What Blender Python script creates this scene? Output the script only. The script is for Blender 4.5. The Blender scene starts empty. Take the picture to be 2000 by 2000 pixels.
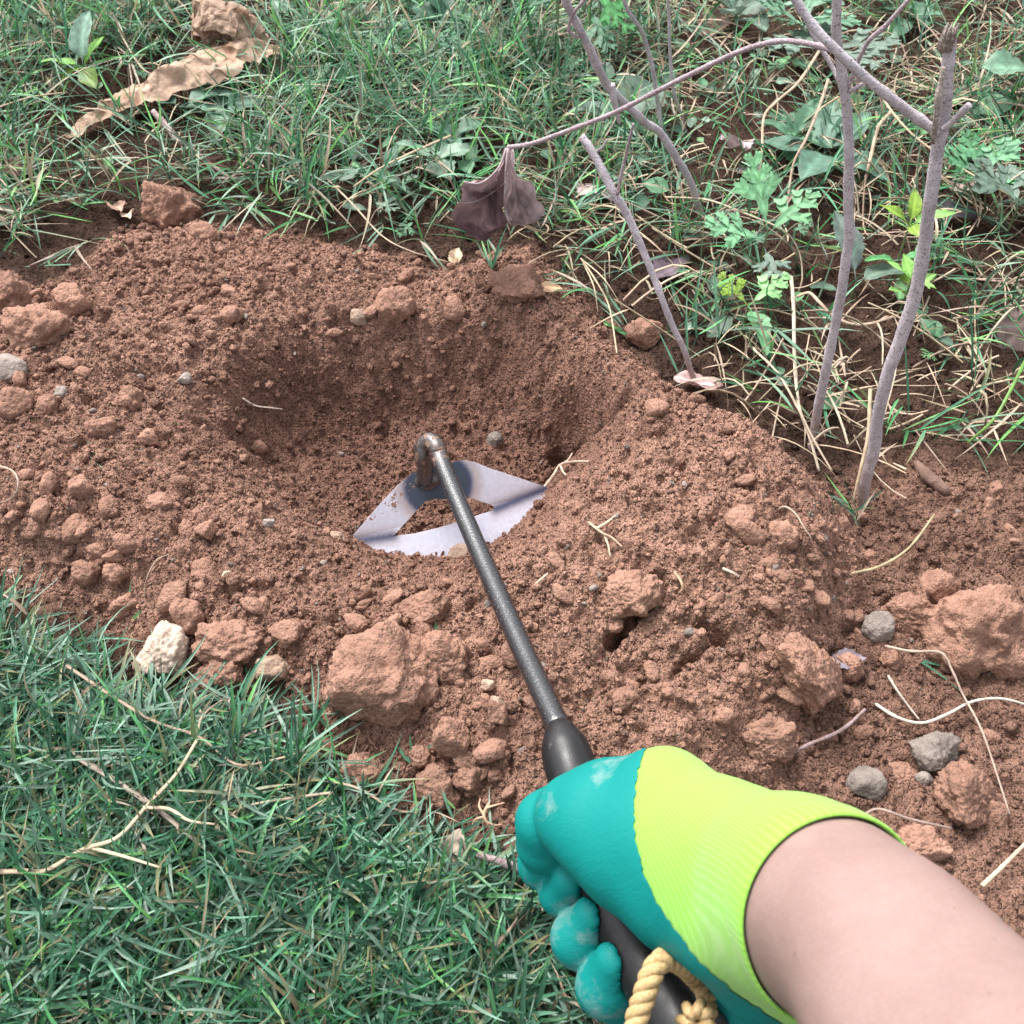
import bpy, bmesh, math, random
import numpy as np
from mathutils import Vector, Matrix
from mathutils.geometry import tessellate_polygon

rng = np.random.default_rng(11)
random.seed(5)
scene = bpy.context.scene
COL = scene.collection

# ------------------------------------------------------------------ camera, world, sun, exposure
PITCH = math.radians(50.0)
CAMH = 0.64
cp, sp_ = math.cos(PITCH), math.sin(PITCH)
cam_d = bpy.data.cameras.new('camera')
cam_d.sensor_width = 36.0
cam_d.lens = 36.0
cam_d.clip_start = 0.01
cam_d.clip_end = 200.0
cam_d.dof.use_dof = True
cam_d.dof.focus_distance = 0.80
cam_d.dof.aperture_fstop = 22.0
cam = bpy.data.objects.new('camera', cam_d)
cam.location = (0, 0, CAMH)
cam.rotation_euler = (math.pi / 2 - PITCH, 0, 0)
COL.objects.link(cam)
scene.camera = cam

SUN_EL, SUN_AZ = math.radians(58), math.radians(-38)      # azimuth from +Y, towards -X
w = bpy.data.worlds.new('World')
scene.world = w
w.use_nodes = True
nt = w.node_tree
for n in list(nt.nodes):
    nt.nodes.remove(n)
sky = nt.nodes.new('ShaderNodeTexSky')
sky.sky_type = 'NISHITA'
sky.sun_disc = False
sky.sun_elevation = SUN_EL
sky.sun_rotation = SUN_AZ
sky.dust_density = 4.0
sky.ozone_density = 1.0
hsv = nt.nodes.new('ShaderNodeHueSaturation')              # an overcast sky is nearly white
hsv.inputs['Saturation'].default_value = 0.22
bg = nt.nodes.new('ShaderNodeBackground')
bg.inputs['Strength'].default_value = 0.115
out = nt.nodes.new('ShaderNodeOutputWorld')
nt.links.new(sky.outputs[0], hsv.inputs['Color'])
nt.links.new(hsv.outputs[0], bg.inputs['Color'])
nt.links.new(bg.outputs[0], out.inputs['Surface'])

sun_d = bpy.data.lights.new('sun', 'SUN')
sun_d.energy = 1.5
sun_d.angle = math.radians(24)
sun_d.color = (1.0, 0.96, 0.91)
sun = bpy.data.objects.new('sun', sun_d)
sdir = Vector((math.sin(SUN_AZ) * math.cos(SUN_EL), math.cos(SUN_AZ) * math.cos(SUN_EL), math.sin(SUN_EL)))
sun.rotation_euler = (-sdir).to_track_quat('-Z', 'Y').to_euler()
COL.objects.link(sun)

vs = scene.view_settings
vs.view_transform = 'Standard'
vs.look = 'None'
vs.exposure = 1.68
vs.gamma = 1.0
vs.use_curve_mapping = False

# ------------------------------------------------------------------ noise
def _h(i, j, k, s):
    n = (i.astype(np.int64) * 374761393 + j.astype(np.int64) * 668265263 + k.astype(np.int64) * 2147483647 + s * 974634871) & 0xffffffff
    n = ((n ^ (n >> 13)) * 1274126177) & 0xffffffff
    n = ((n ^ (n >> 16)) * 2246822519) & 0xffffffff
    return ((n ^ (n >> 15)) & 0xffffff) / float(0xffffff)

def noise3(x, y, z, seed=0):
    """value noise, smooth, -1..1"""
    xi, yi, zi = np.floor(x), np.floor(y), np.floor(z)
    fx, fy, fz = x - xi, y - yi, z - zi
    ux, uy, uz = [f * f * f * (f * (f * 6 - 15) + 10) for f in (fx, fy, fz)]
    r = 0
    for dx in (0, 1):
        wx = ux if dx else 1 - ux
        for dy in (0, 1):
            wy = uy if dy else 1 - uy
            for dz in (0, 1):
                wz = uz if dz else 1 - uz
                r = r + wx * wy * wz * _h(xi + dx, yi + dy, zi + dz, seed)
    return r * 2 - 1

def noise2(x, y, seed=0):
    xi, yi = np.floor(x), np.floor(y)
    fx, fy = x - xi, y - yi
    ux, uy = [f * f * f * (f * (f * 6 - 15) + 10) for f in (fx, fy)]
    zi = np.zeros_like(xi)
    a = _h(xi, yi, zi, seed); b = _h(xi + 1, yi, zi, seed)
    c = _h(xi, yi + 1, zi, seed); d = _h(xi + 1, yi + 1, zi, seed)
    return (a * (1 - ux) * (1 - uy) + b * ux * (1 - uy) + c * (1 - ux) * uy + d * ux * uy) * 2 - 1

def fbm2(x, y, sc, oc=4, seed=0, gain=0.5):
    r, a, t = 0, 1.0, 0
    for o in range(oc):
        ca, sa = math.cos(o * 0.9), math.sin(o * 0.9)
        r = r + a * noise2((x * ca - y * sa) * sc, (x * sa + y * ca) * sc, seed + o * 7)
        t += a; a *= gain; sc *= 2.03
    return r / t

def fbm3(p, sc, oc=4, seed=0, gain=0.5):
    r, a, t = 0, 1.0, 0
    for o in range(oc):
        r = r + a * noise3(p[:, 0] * sc + o * 3.1, p[:, 1] * sc, p[:, 2] * sc, seed + o * 7)
        t += a; a *= gain; sc *= 2.03
    return r / t

def domes(x, y, cell, seed=0, fill=0.8):
    """a bed of rounded crumbs as a height: the highest of the jittered spheres nearby"""
    xi, yi = np.floor(x / cell), np.floor(y / cell)
    best = np.zeros_like(x)
    z0 = np.zeros_like(xi)
    for dx in (-1, 0, 1):
        for dy in (-1, 0, 1):
            ci, cj = xi + dx, yi + dy
            a = _h(ci, cj, z0, seed); b = _h(ci, cj, z0 + 1, seed); c = _h(ci, cj, z0 + 2, seed)
            on = _h(ci, cj, z0 + 3, seed) < fill
            r = cell * (0.28 + 0.5 * c * c)
            ex = (x - (ci + a) * cell); ey = (y - (cj + b) * cell)
            th = a * 6.28
            rx = ex * np.cos(th) + ey * np.sin(th); ry = (-ex * np.sin(th) + ey * np.cos(th)) * (1 + 0.5 * b)
            d2 = r * r - rx * rx - ry * ry
            hgt = np.where(on & (d2 > 0), np.sqrt(np.maximum(d2, 0)) * (0.55 + 0.5 * b), 0)
            best = np.maximum(best, hgt)
    return best

def sstep(a, b, x):
    t = np.clip((x - a) / (b - a), 0, 1)
    return t * t * (3 - 2 * t)

# ------------------------------------------------------------------ rays through the lens (only used to find where things stand)
def ray(px, py):
    u, v = (px - 1000) / 2000.0, (1000 - py) / 2000.0
    return np.array([u, cp + v * sp_, -sp_ + v * cp])

def P(px, py, d):
    return np.array([0, 0, CAMH]) + ray(px, py) * d

def ground0(px, py, z=0.0):
    r = ray(px, py)
    return (np.array([0, 0, CAMH]) + r * ((CAMH - z) / -r[2]))[:2]

def PY(px, py, y):
    r = ray(px, py)
    return np.array([0, 0, CAMH]) + r * (y / r[1])

def wpoly(pts, z=0.0):
    return np.array([ground0(a, b, z) for a, b in pts])

def sdist(poly, x, y):
    """signed distance to a polygon, positive inside"""
    inside = np.zeros(x.shape, bool)
    best = np.full(x.shape, 1e9)
    n = len(poly)
    for i in range(n):
        ax, ay = poly[i]; bx, by = poly[(i + 1) % n]
        ex, ey = bx - ax, by - ay
        t = np.clip(((x - ax) * ex + (y - ay) * ey) / (ex * ex + ey * ey + 1e-12), 0, 1)
        best = np.minimum(best, (x - ax - t * ex) ** 2 + (y - ay - t * ey) ** 2)
        c = ((ay > y) != (by > y)) & (x < (bx - ax) * (y - ay) / (by - ay + 1e-15) + ax)
        inside ^= c
    return np.where(inside, 1, -1) * np.sqrt(best)

SOIL = wpoly([(-260, 560), (0, 520), (90, 560), (190, 480), (270, 440), (480, 440), (600, 455), (720, 490), (880, 510),
              (1040, 480), (1120, 560), (1190, 650), (1270, 715), (1370, 790), (1470, 855), (1560, 915), (1650, 1010),
              (1690, 1120), (1680, 1260), (1640, 1380), (1600, 1470), (1520, 1560), (1400, 1640), (1250, 1700),
              (1090, 1690), (960, 1610), (800, 1570), (700, 1510), (600, 1440), (540, 1360), (420, 1330), (270, 1275),
              (150, 1200), (0, 1130), (-260, 1100)])
BARE = wpoly([(1560, 915), (1800, 880), (2300, 900), (2600, 2600), (1200, 2300), (1250, 1700), (1500, 1560), (1690, 1260), (1690, 1100)])
LAWN = wpoly([(-700, 1110), (0, 1165), (150, 1235), (270, 1335), (420, 1355), (540, 1370), (590, 1440), (700, 1520), (800, 1585),
              (960, 1625), (1080, 1700), (1200, 1950), (1450, 2050), (1500, 2800), (-700, 2800)])
HC = ground0(818, 872)
HR = np.array([0.196, 0.168])
RM = ground0(1430, 1010)
RM2 = ground0(1250, 1330)
LM = ground0(250, 900)

BT = ground0(1062, 985, -.05)
BT2 = ground0(1005, 1050, -.05)
_l = ground0(1185, 765, .03)
LIP = math.atan2((_l[1] - HC[1]) / HR[1], (_l[0] - HC[0]) / HR[0])

def macro(x, y):
    x = np.asarray(x, float); y = np.asarray(y, float)
    sd = sdist(SOIL, x, y) + 0.018 * fbm2(x, y, 9, 3, 3)
    m = sstep(-0.010, 0.058, sd)
    mh = 0.026 + 0.050 * np.exp(-((x - RM[0]) ** 2 / 0.16 ** 2 + (y - RM[1]) ** 2 / 0.15 ** 2)) \
        + 0.018 * np.exp(-((x - RM2[0]) ** 2 + (y - RM2[1]) ** 2) / 0.14 ** 2) \
        + 0.014 * np.exp(-((x - LM[0]) ** 2 + (y - LM[1]) ** 2) / 0.2 ** 2)
    base = 0.010 * fbm2(x, y, 4.5, 3, 1) + 0.03 * fbm2(x, y, 0.9, 2, 2) * sstep(1.2, 4, np.hypot(x, y - 0.6))
    z = base + m * (mh + 0.010 * fbm2(x, y, 11, 3, 5))
    ex, ey = (x - HC[0]) / HR[0], (y - HC[1]) / HR[1]
    th = np.arctan2(ey, ex)
    r = np.hypot(ex, ey) * (1 + 0.06 * np.sin(th * 2 + 0.6) + 0.05 * np.sin(th * 3 + 2) ) + 0.07 * fbm2(x, y, 14, 3, 8)
    wall = np.where(ey > 0, 0.50, 0.26) + .34 * np.exp(-((th - LIP) / .45) ** 2)
    k = sstep(wall - 0.06 * np.cos(th), 1.04, r)
    floor = -0.062 + 0.008 * fbm2(x, y, 16, 3, 12)
    r_ = floor * (1 - k) + z * k
    r_ = r_ - .013 * np.exp(-((x - BT2[0]) ** 2 + (y - BT2[1]) ** 2) / .035 ** 2)
    return r_ - .014 * np.exp(-((x - BT[0]) ** 2 + (y - BT[1]) ** 2) / .032 ** 2)

def soil_amount(x, y):
    """1 where freshly dug earth lies, fading to 0 in the turf"""
    sd = sdist(SOIL, x, y) + 0.02 * fbm2(x, y, 16, 3, 3)
    return sstep(-0.015, 0.02, sd)

def bare_amount(x, y):
    return sstep(-0.02, 0.03, sdist(BARE, x, y) + 0.03 * fbm2(x, y, 12, 3, 31))

CRACKS = [(ground0(1197, 1240, .05), ground0(1284, 1150, .05), .0075, .030), (ground0(1378, 1225, .05), ground0(1402, 1245, .05), .008, .025), (ground0(1330, 1290, .05), ground0(1420, 1240, .05), .004, .012),
          (ground0(1095, 768, .02), ground0(1215, 788, .03), .012, .024)]

def detail(x, y, s=None, b=None):
    if s is None:
        s, b = soil_amount(x, y), bare_amount(x, y)
    q = fbm2(x, y, 22, 3, 41)
    a = np.clip(0.62 + 0.2 * b + 0.9 * s, 0, 1)
    inhole = np.exp(-(((x - HC[0]) / (HR[0] * .8)) ** 2 + ((y - HC[1]) / (HR[1] * .8)) ** 2) ** 2)
    big = sstep(-0.15, 0.45, q) * (1 - 0.75 * inhole)
    wx = x + 0.0016 * noise2(x * 400, y * 400, 61); wy = y + 0.0016 * noise2(x * 400, y * 400, 62)
    out = 1 - .8 * inhole
    d = domes(wx, wy, 0.0050, 1, .7) * 0.85 + domes(wx, wy, 0.0085, 2, .45) * 0.62 \
        + domes(wx, wy, 0.015, 3, .36) * 0.58 * big + domes(wx, wy, 0.032, 4, .20) * 0.50 * big * out
    rg = lambda sc, sd_: 1 - 2 * np.abs(noise2(x * sc + .3 * noise2(x * sc * 2, y * sc * 2, sd_ + 1), y * sc, sd_))
    d = d + 0.0012 * rg(170, 141) + 0.0013 * rg(290, 143) + 0.0017 * fbm2(x, y, 75, 3, 44, .7)
    d = d + 0.0024 * fbm2(x, y, 36, 2, 46) - 0.0055 * sstep(0.16, 0.5, -fbm2(x, y, 48, 2, 47)) * (.4 + .6 * out) - 0.0045 * sstep(.22, .6, fbm2(x, y, 110, 2, 49))
    for (p, q_, wd, dp) in CRACKS:
        e = q_ - p; t = np.clip(((x - p[0]) * e[0] + (y - p[1]) * e[1]) / (e @ e), 0, 1)
        dd = np.hypot(x - p[0] - t * e[0], y - p[1] - t * e[1]) + .002 * noise2(x * 160, y * 160, 88)
        d = d - dp * sstep(wd, wd * .35, dd)
    return a * d

def H(x, y):
    x = np.atleast_1d(np.asarray(x, float)); y = np.atleast_1d(np.asarray(y, float))
    return macro(x, y) + detail(x, y)

def G(px, py, up=0.0, full=False):
    """where the ray through a pixel meets the ground (raised by up)"""
    f = H if full else macro
    r = ray(px, py)
    z = 0.0
    for _ in range(14):
        t = (CAMH - z) / -r[2]
        z = 0.5 * z + 0.5 * (float(np.ravel(f(np.array([r[0] * t]), np.array([r[1] * t])))[0]) + up)
    return np.array([r[0] * t, r[1] * t, z])

def depth_of(p):
    return p[1] * cp + (CAMH - p[2]) * sp_

def in_view(x, y, mg=.06):
    z = 0.0
    d = y * cp + (CAMH - z) * sp_
    yy = (y * sp_ - (CAMH - z) * cp) / d; xx = x / d
    return (np.abs(xx) < .5 + mg) & (yy > -.5 - 2 * mg) & (yy < .5 + 1.5 * mg)

# ------------------------------------------------------------------ mesh helpers
def mesh_np(name, V, F, cols=None, smooth=True, mats=()):
    """V (n,3); F (m,k) array or list of such arrays; cols (n,3) colour per vertex"""
    if not isinstance(F, list):
        F = [F]
    F = [np.asarray(f, np.int32) for f in F if len(f)]
    me = bpy.data.meshes.new(name)
    V = np.asarray(V, np.float32)
    me.vertices.add(len(V)); me.vertices.foreach_set('co', V.ravel())
    loops = np.concatenate([f.ravel() for f in F])
    sizes = np.concatenate([np.full(len(f), f.shape[1], np.int32) for f in F])
    starts = np.concatenate([[0], np.cumsum(sizes)[:-1]]).astype(np.int32)
    me.loops.add(len(loops)); me.loops.foreach_set('vertex_index', loops)
    me.polygons.add(len(sizes)); me.polygons.foreach_set('loop_start', starts)
    me.polygons.foreach_set('use_smooth', np.full(len(sizes), smooth, bool))
    if cols is not None:
        at = me.color_attributes.new('tone', 'FLOAT_COLOR', 'POINT')
        c = np.ones((len(V), 4), np.float32); c[:, :3] = cols
        at.data.foreach_set('color', c.ravel())
    me.update(calc_edges=True)
    me.validate()
    for m in mats:
        me.materials.append(m)
    return me

def link(name, me, parent=None, loc=None):
    o = bpy.data.objects.new(name, me)
    COL.objects.link(o)
    if parent is not None:
        o.parent = parent
    if loc is not None:
        o.location = loc
    return o

def tag(o, label, cat, group=None):
    o['label'] = label; o['category'] = cat
    if group:
        o['group'] = group
    return o

def empty(name, label, cat, loc, group=None):
    o = bpy.data.objects.new(name, None)
    COL.objects.link(o); o.location = loc
    o.empty_display_size = 0.02
    return tag(o, label, cat, group)

def smooth_path(pts, n, k=3):
    """Catmull-Rom through the points; extra columns ride along"""
    pts = np.asarray(pts, float)
    if len(pts) == 2:
        t = np.linspace(0, 1, n)[:, None]
        return pts[0] * (1 - t) + pts[1] * t
    q = np.vstack([2 * pts[0] - pts[1], pts, 2 * pts[-1] - pts[-2]])
    m = len(pts) - 1
    res = []
    for s in np.linspace(0, m - 1e-9, n):
        i = int(s); t = s - i
        a, b, c, d = q[i:i + 4]
        res.append(0.5 * ((2 * b) + (-a + c) * t + (2 * a - 5 * b + 4 * c - d) * t * t + (-a + 3 * b - 3 * c + d) * t ** 3))
    return np.array(res)

def tube_np(path, rad, seg=10, rough=0.0, seed=0, flat=1.0):
    path = np.asarray(path, float); n = len(path)
    rad = np.broadcast_to(np.asarray(rad, float), (n,))
    T = np.gradient(path, axis=0); T /= np.linalg.norm(T, axis=1)[:, None] + 1e-12
    up = np.array([0.3, 0.2, 0.93]) if abs(T[0][2]) < 0.9 else np.array([1.0, 0.1, 0.0])
    V = []
    u = np.cross(T[0], up); u /= np.linalg.norm(u)
    for i in range(n):
        u = u - T[i] * np.dot(u, T[i]); u /= np.linalg.norm(u) + 1e-12
        v = np.cross(T[i], u)
        a = np.linspace(0, 2 * np.pi, seg, endpoint=False)
        r = rad[i] * np.ones(seg)
        V.append(path[i] + (np.cos(a) * r)[:, None] * u + (np.sin(a) * r * flat)[:, None] * v)
    V = np.vstack(V)
    if rough:
        c = np.repeat(path, seg, axis=0)
        dn = V - c
        V = c + dn * (1 + rough * fbm3(V, 260, 3, seed)[:, None])
    i = np.arange(n - 1)[:, None] * seg; j = np.arange(seg)[None]
    a = i + j; b = i + (j + 1) % seg
    F = np.stack([a, b, b + seg, a + seg], -1).reshape(-1, 4)
    V = np.vstack([V, path[0], path[-1]])
    c0, c1 = n * seg, n * seg + 1
    k = np.arange(seg)
    cap = np.vstack([np.stack([(k + 1) % seg, k, np.full(seg, c0)], 1),
                     np.stack([(n - 1) * seg + k, (n - 1) * seg + (k + 1) % seg, np.full(seg, c1)], 1)])
    return V, [F, cap]

def join_np(parts):
    Vs, Fs, Cs, off = [], {}, [], 0
    for p in parts:
        V, F = p[0], p[1]
        F = F if isinstance(F, list) else [F]
        for f in F:
            f = np.asarray(f)
            Fs.setdefault(f.shape[1], []).append(f + off)
        Vs.append(V); off += len(V)
        if len(p) > 2:
            Cs.append(np.broadcast_to(p[2], (len(V), 3)))
    return np.vstack(Vs), [np.vstack(v) for v in Fs.values()], (np.vstack(Cs) if Cs else None)

def ico(sub):
    bm = bmesh.new(); bmesh.ops.create_icosphere(bm, subdivisions=sub, radius=1)
    V = np.array([v.co[:] for v in bm.verts]); F = np.array([[v.index for v in f.verts] for f in bm.faces])
    bm.free()
    return V, F
ICO = {k: ico(k) for k in (1, 2, 3, 4, 5)}

# ------------------------------------------------------------------ materials
def nodemat(name):
    m = bpy.data.materials.new(name); m.use_nodes = True
    t = m.node_tree
    return m, t, t.nodes['Principled BSDF']

def N(t, typ, **kw):
    n = t.nodes.new(typ)
    for k, v in kw.items():
        setattr(n, k, v)
    return n

def ramp(t, src, stops):
    r = N(t, 'ShaderNodeValToRGB')
    while len(r.color_ramp.elements) < len(stops):
        r.color_ramp.elements.new(0.5)
    for e, (p, c) in zip(r.color_ramp.elements, stops):
        e.position = p
        e.color = (*c, 1) if not isinstance(c, (int, float)) else (c, c, c, 1)
    t.links.new(src, r.inputs['Fac'])
    return r.outputs['Color']

def noise_n(t, scale, detail_=4, rough=0.6, coord='Object', vec=None):
    n = N(t, 'ShaderNodeTexNoise')
    n.inputs['Scale'].default_value = scale; n.inputs['Detail'].default_value = detail_; n.inputs['Roughness'].default_value = rough
    if vec is None:
        vec = N(t, 'ShaderNodeTexCoord').outputs[coord]
    t.links.new(vec, n.inputs['Vector'])
    return n.outputs['Fac']

def mixc(t, fac, a, b, mode='MIX'):
    m = N(t, 'ShaderNodeMix', data_type='RGBA', blend_type=mode)
    for s, v in ((m.inputs[0], fac), (m.inputs[6], a), (m.inputs[7], b)):
        if isinstance(v, (int, float)):
            s.default_value = v
        elif isinstance(v, tuple):
            s.default_value = (*v, 1)
        else:
            t.links.new(v, s)
    return m.outputs[2]

def bump(t, b, src, strength, dist, prev=None):
    n = N(t, 'ShaderNodeBump')
    n.inputs['Strength'].default_value = strength; n.inputs['Distance'].default_value = dist
    t.links.new(src, n.inputs['Height'])
    if prev is not None:
        t.links.new(prev, n.inputs['Normal'])
    t.links.new(n.outputs[0], b.inputs['Normal'])
    return n.outputs[0]

def earth_mat(name, world=True, lo=0.72, hi=1.3, bs=1.0):
    m, t, b = nodemat(name)
    at = N(t, 'ShaderNodeAttribute', attribute_name='tone').outputs['Color']
    pos = N(t, 'ShaderNodeNewGeometry').outputs['Position'] if world else N(t, 'ShaderNodeTexCoord').outputs['Object']
    n1 = noise_n(t, 55, 5, 0.65, vec=pos)
    n2 = noise_n(t, 700, 3, 0.7, vec=pos)
    v1 = ramp(t, n1, [(0.3, (lo, lo * .97, lo * .95)), (0.7, (hi, hi, hi))])
    v2 = ramp(t, n2, [(0.3, (.72, .70, .68)), (0.75, (1.28, 1.28, 1.3))])
    c = mixc(t, 1.0, at, v1, 'MULTIPLY')
    c = mixc(t, 0.75, c, v2, 'MULTIPLY')
    t.links.new(c, b.inputs['Base Color'])
    b.inputs['Roughness'].default_value = 0.95
    b.inputs['Specular IOR Level'].default_value = 0.15
    def crumb(sc):
        wv = N(t, 'ShaderNodeVectorMath', operation='MULTIPLY_ADD')
        nn_ = N(t, 'ShaderNodeTexNoise'); nn_.inputs['Scale'].default_value = sc * .8; nn_.inputs['Detail'].default_value = 2; t.links.new(pos, nn_.inputs['Vector'])
        t.links.new(nn_.outputs['Color'], wv.inputs[0]); wv.inputs[1].default_value = (.65 / sc,) * 3; t.links.new(pos, wv.inputs[2])
        v = N(t, 'ShaderNodeTexVoronoi'); v.inputs['Scale'].default_value = sc; t.links.new(wv.outputs[0], v.inputs['Vector'])
        return ramp(t, v.outputs['Distance'], [(0.05, 1.0), (0.75, 0.0)])
    p = bump(t, b, crumb(270), min(1, .75 * bs), 0.0042)
    p = bump(t, b, crumb(560), min(1, .75 * bs), 0.0022, p)
    p = bump(t, b, noise_n(t, 420, 5, 0.7, vec=pos), 0.45 * bs, 0.003, p)
    bump(t, b, noise_n(t, 1300, 3, 0.7, vec=pos), 0.4 * bs, 0.0012, p)
    return m

def leafy_mat(name, rough=0.45, spec=0.4, trans=0.25, bumpscale=900, var=0.25):
    m, t, b = nodemat(name)
    at = N(t, 'ShaderNodeAttribute', attribute_name='tone').outputs['Color']
    pos = N(t, 'ShaderNodeNewGeometry').outputs['Position']
    v = ramp(t, noise_n(t, 90, 4, 0.6, vec=pos), [(0.3, 1 - var), (0.7, 1 + var)])
    c = mixc(t, 1.0, at, v, 'MULTIPLY')
    t.links.new(c, b.inputs['Base Color'])
    b.inputs['Roughness'].default_value = rough
    b.inputs['Specular IOR Level'].default_value = spec
    bump(t, b, noise_n(t, bumpscale, 2, 0.5, vec=pos), 0.25, 0.001)
    if trans:
        tr = N(t, 'ShaderNodeBsdfTranslucent'); t.links.new(c, tr.inputs['Color'])
        mx = N(t, 'ShaderNodeMixShader'); mx.inputs[0].default_value = trans
        t.links.new(b.outputs[0], mx.inputs[1]); t.links.new(tr.outputs[0], mx.inputs[2])
        t.links.new(mx.outputs[0], t.nodes['Material Output'].inputs['Surface'])
    return m

def bark_mat(name, a, c2, fleck):
    m, t, b = nodemat(name)
    pos = N(t, 'ShaderNodeNewGeometry').outputs['Position']
    c = ramp(t, noise_n(t, 70, 5, 0.65, vec=pos), [(0.3, a), (0.7, c2)])
    f = ramp(t, noise_n(t, 700, 2, 0.6, vec=pos), [(0.56, 0.0), (0.66, 1.0)])
    c = mixc(t, f, c, fleck)
    t.links.new(c, b.inputs['Base Color'])
    b.inputs['Roughness'].default_value = 0.75; b.inputs['Specular IOR Level'].default_value = 0.3
    sq = N(t, 'ShaderNodeMapping'); sq.inputs['Scale'].default_value = (1, 1, 3.5); t.links.new(pos, sq.inputs['Vector'])
    ln = ramp(t, noise_n(t, 260, 4, 0.7, vec=sq.outputs[0]), [(0.3, 0.0), (0.7, 1.0)])
    sz = N(t, 'ShaderNodeSeparateXYZ'); t.links.new(pos, sz.inputs[0])
    sa = N(t, 'ShaderNodeMath', operation='MULTIPLY_ADD'); t.links.new(noise_n(t, 120, 4, .6, vec=pos), sa.inputs[0]); sa.inputs[1].default_value = .11; t.links.new(sz.outputs[2], sa.inputs[2])
    c = mixc(t, ramp(t, sa.outputs[0], [(.055, .8), (.115, 0.0)]), c, (.24, .15, .115))
    t.links.new(c, b.inputs['Base Color'])
    p = bump(t, b, noise_n(t, 350, 4, 0.7, vec=pos), 0.5, 0.002)
    bump(t, b, ln, .5, .0015, p)
    return m

M_EARTH = earth_mat('dug earth')
M_CLOD = earth_mat('clod earth', world=True, lo=0.76, hi=1.22, bs=0.5)
M_STONE = earth_mat('stone', world=True, lo=0.7, hi=1.25, bs=0.3)
M_GRASS = leafy_mat('grass blades', 0.38, 0.5, 0.28, var=0.2)
M_STRAW = leafy_mat('dry straw', 0.6, 0.3, 0.1)
M_LEAF = leafy_mat('weed leaves', 0.5, 0.4, 0.25, var=0.32)
M_DRY = leafy_mat('withered leaf', 0.75, 0.2, 0.12, 500, 0.3)
M_BARK = bark_mat('grey violet bark', (.36, .315, .345), (.62, .56, .605), (.20, .16, .16))
M_BARKT = bark_mat('young violet bark', (.26, .19, .215), (.44, .35, .385), (.60, .54, .57))
M_WOOD = bark_mat('splintered wood', (.10, .07, .06), (.45, .38, .34), (.6, .52, .46))

# ------------------------------------------------------------------ ground sheet
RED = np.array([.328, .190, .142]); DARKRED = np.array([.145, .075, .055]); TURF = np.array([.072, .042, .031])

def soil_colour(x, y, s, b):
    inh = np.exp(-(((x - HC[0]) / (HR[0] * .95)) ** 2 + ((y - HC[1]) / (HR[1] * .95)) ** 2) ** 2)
    moist_shade = np.clip(0.12 + 0.42 * inh * sstep(-.3, .5, (y - HC[1]) / HR[1] + .3) + 0.20 * inh + 0.40 * fbm2(x, y, 10, 4, 51), 0, 1)[:, None]  # random damp tone, plus the hole's shade painted in, strongest on its far wall
    dug = RED * (1 - moist_shade) + DARKRED * moist_shade
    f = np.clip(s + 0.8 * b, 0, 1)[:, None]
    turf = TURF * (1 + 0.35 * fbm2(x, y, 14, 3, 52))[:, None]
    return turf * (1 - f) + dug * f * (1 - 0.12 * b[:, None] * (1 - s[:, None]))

def axis(segs):
    o = [segs[0][0]]
    for a, bb, st in segs:
        n = max(1, int(round((bb - a) / st)))
        o += list(np.linspace(a, bb, n + 1)[1:])
    return np.array(o)
gx = axis([(-40, -5, 5), (-5, -1.4, .3), (-1.4, -0.9, .03), (-0.9, -.56, .007), (-.56, .60, .0020), (.62, 0.95, .006), (.95, 1.4, .03), (1.4, 5, .3), (5, 40, 5)])
gy = axis([(-40, -4, 4), (-4, -.3, .25), (-.3, .08, .02), (.08, .30, .003), (.30, .95, .0020), (.95, 1.10, .003), (1.10, 1.7, .005), (1.7, 2.4, .03), (2.4, 6, .3), (6, 40, 5)])
X, Y = np.meshgrid(gx, gy)
xf, yf = X.ravel(), Y.ravel()
S_, B_ = soil_amount(xf, yf), bare_amount(xf, yf)
near = (np.abs(xf) < 1.2) & (yf > -.2) & (yf < 2)
zf = macro(xf, yf)
zf[near] += detail(xf[near], yf[near], S_[near], B_[near])
nx_, ny_ = len(gx), len(gy)
i = (np.arange(ny_ - 1)[:, None] * nx_ + np.arange(nx_ - 1)[None]).ravel()
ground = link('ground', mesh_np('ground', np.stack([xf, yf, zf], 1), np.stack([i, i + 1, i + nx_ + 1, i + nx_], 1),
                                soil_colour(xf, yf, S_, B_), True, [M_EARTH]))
ground['kind'] = 'structure'
ground['label'] = 'red-brown earth with a freshly dug hole and its spoil heap'

# ------------------------------------------------------------------ loose crumbs: nobody could count them
def lump(sub, seed, rough=0.3, stretch=(1, 1, 1), facet=6, fine=0.05):
    r = np.random.default_rng(seed)
    V, F = ICO[sub]
    V = V.copy()
    rad = np.ones(len(V)) + rough * fbm3(V + seed * 1.7, 1.5, 3, seed)
    for _ in range(facet):                                        # broken faces
        n = r.normal(size=3); n /= np.linalg.norm(n)
        d = r.uniform(0.62, 0.9)
        dot = V @ n
        lim = np.where(dot > 0.05, d / np.maximum(dot, 0.05), 9)
        rad = np.minimum(rad, lim + 0.0)
    rad = rad + fine * fbm3(V + seed, 6, 3, seed + 3)
    if sub >= 4:
        rad = rad + fine * (0.75 * fbm3(V + seed, 13, 3, seed + 9, .7) + 1.1 * (np.abs(fbm3(V + seed, 4.5, 3, seed + 19)) - .3) + .45 * fbm3(V + seed, 34, 2, seed + 23))
    return V * rad[:, None] * np.array(stretch), F

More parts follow.
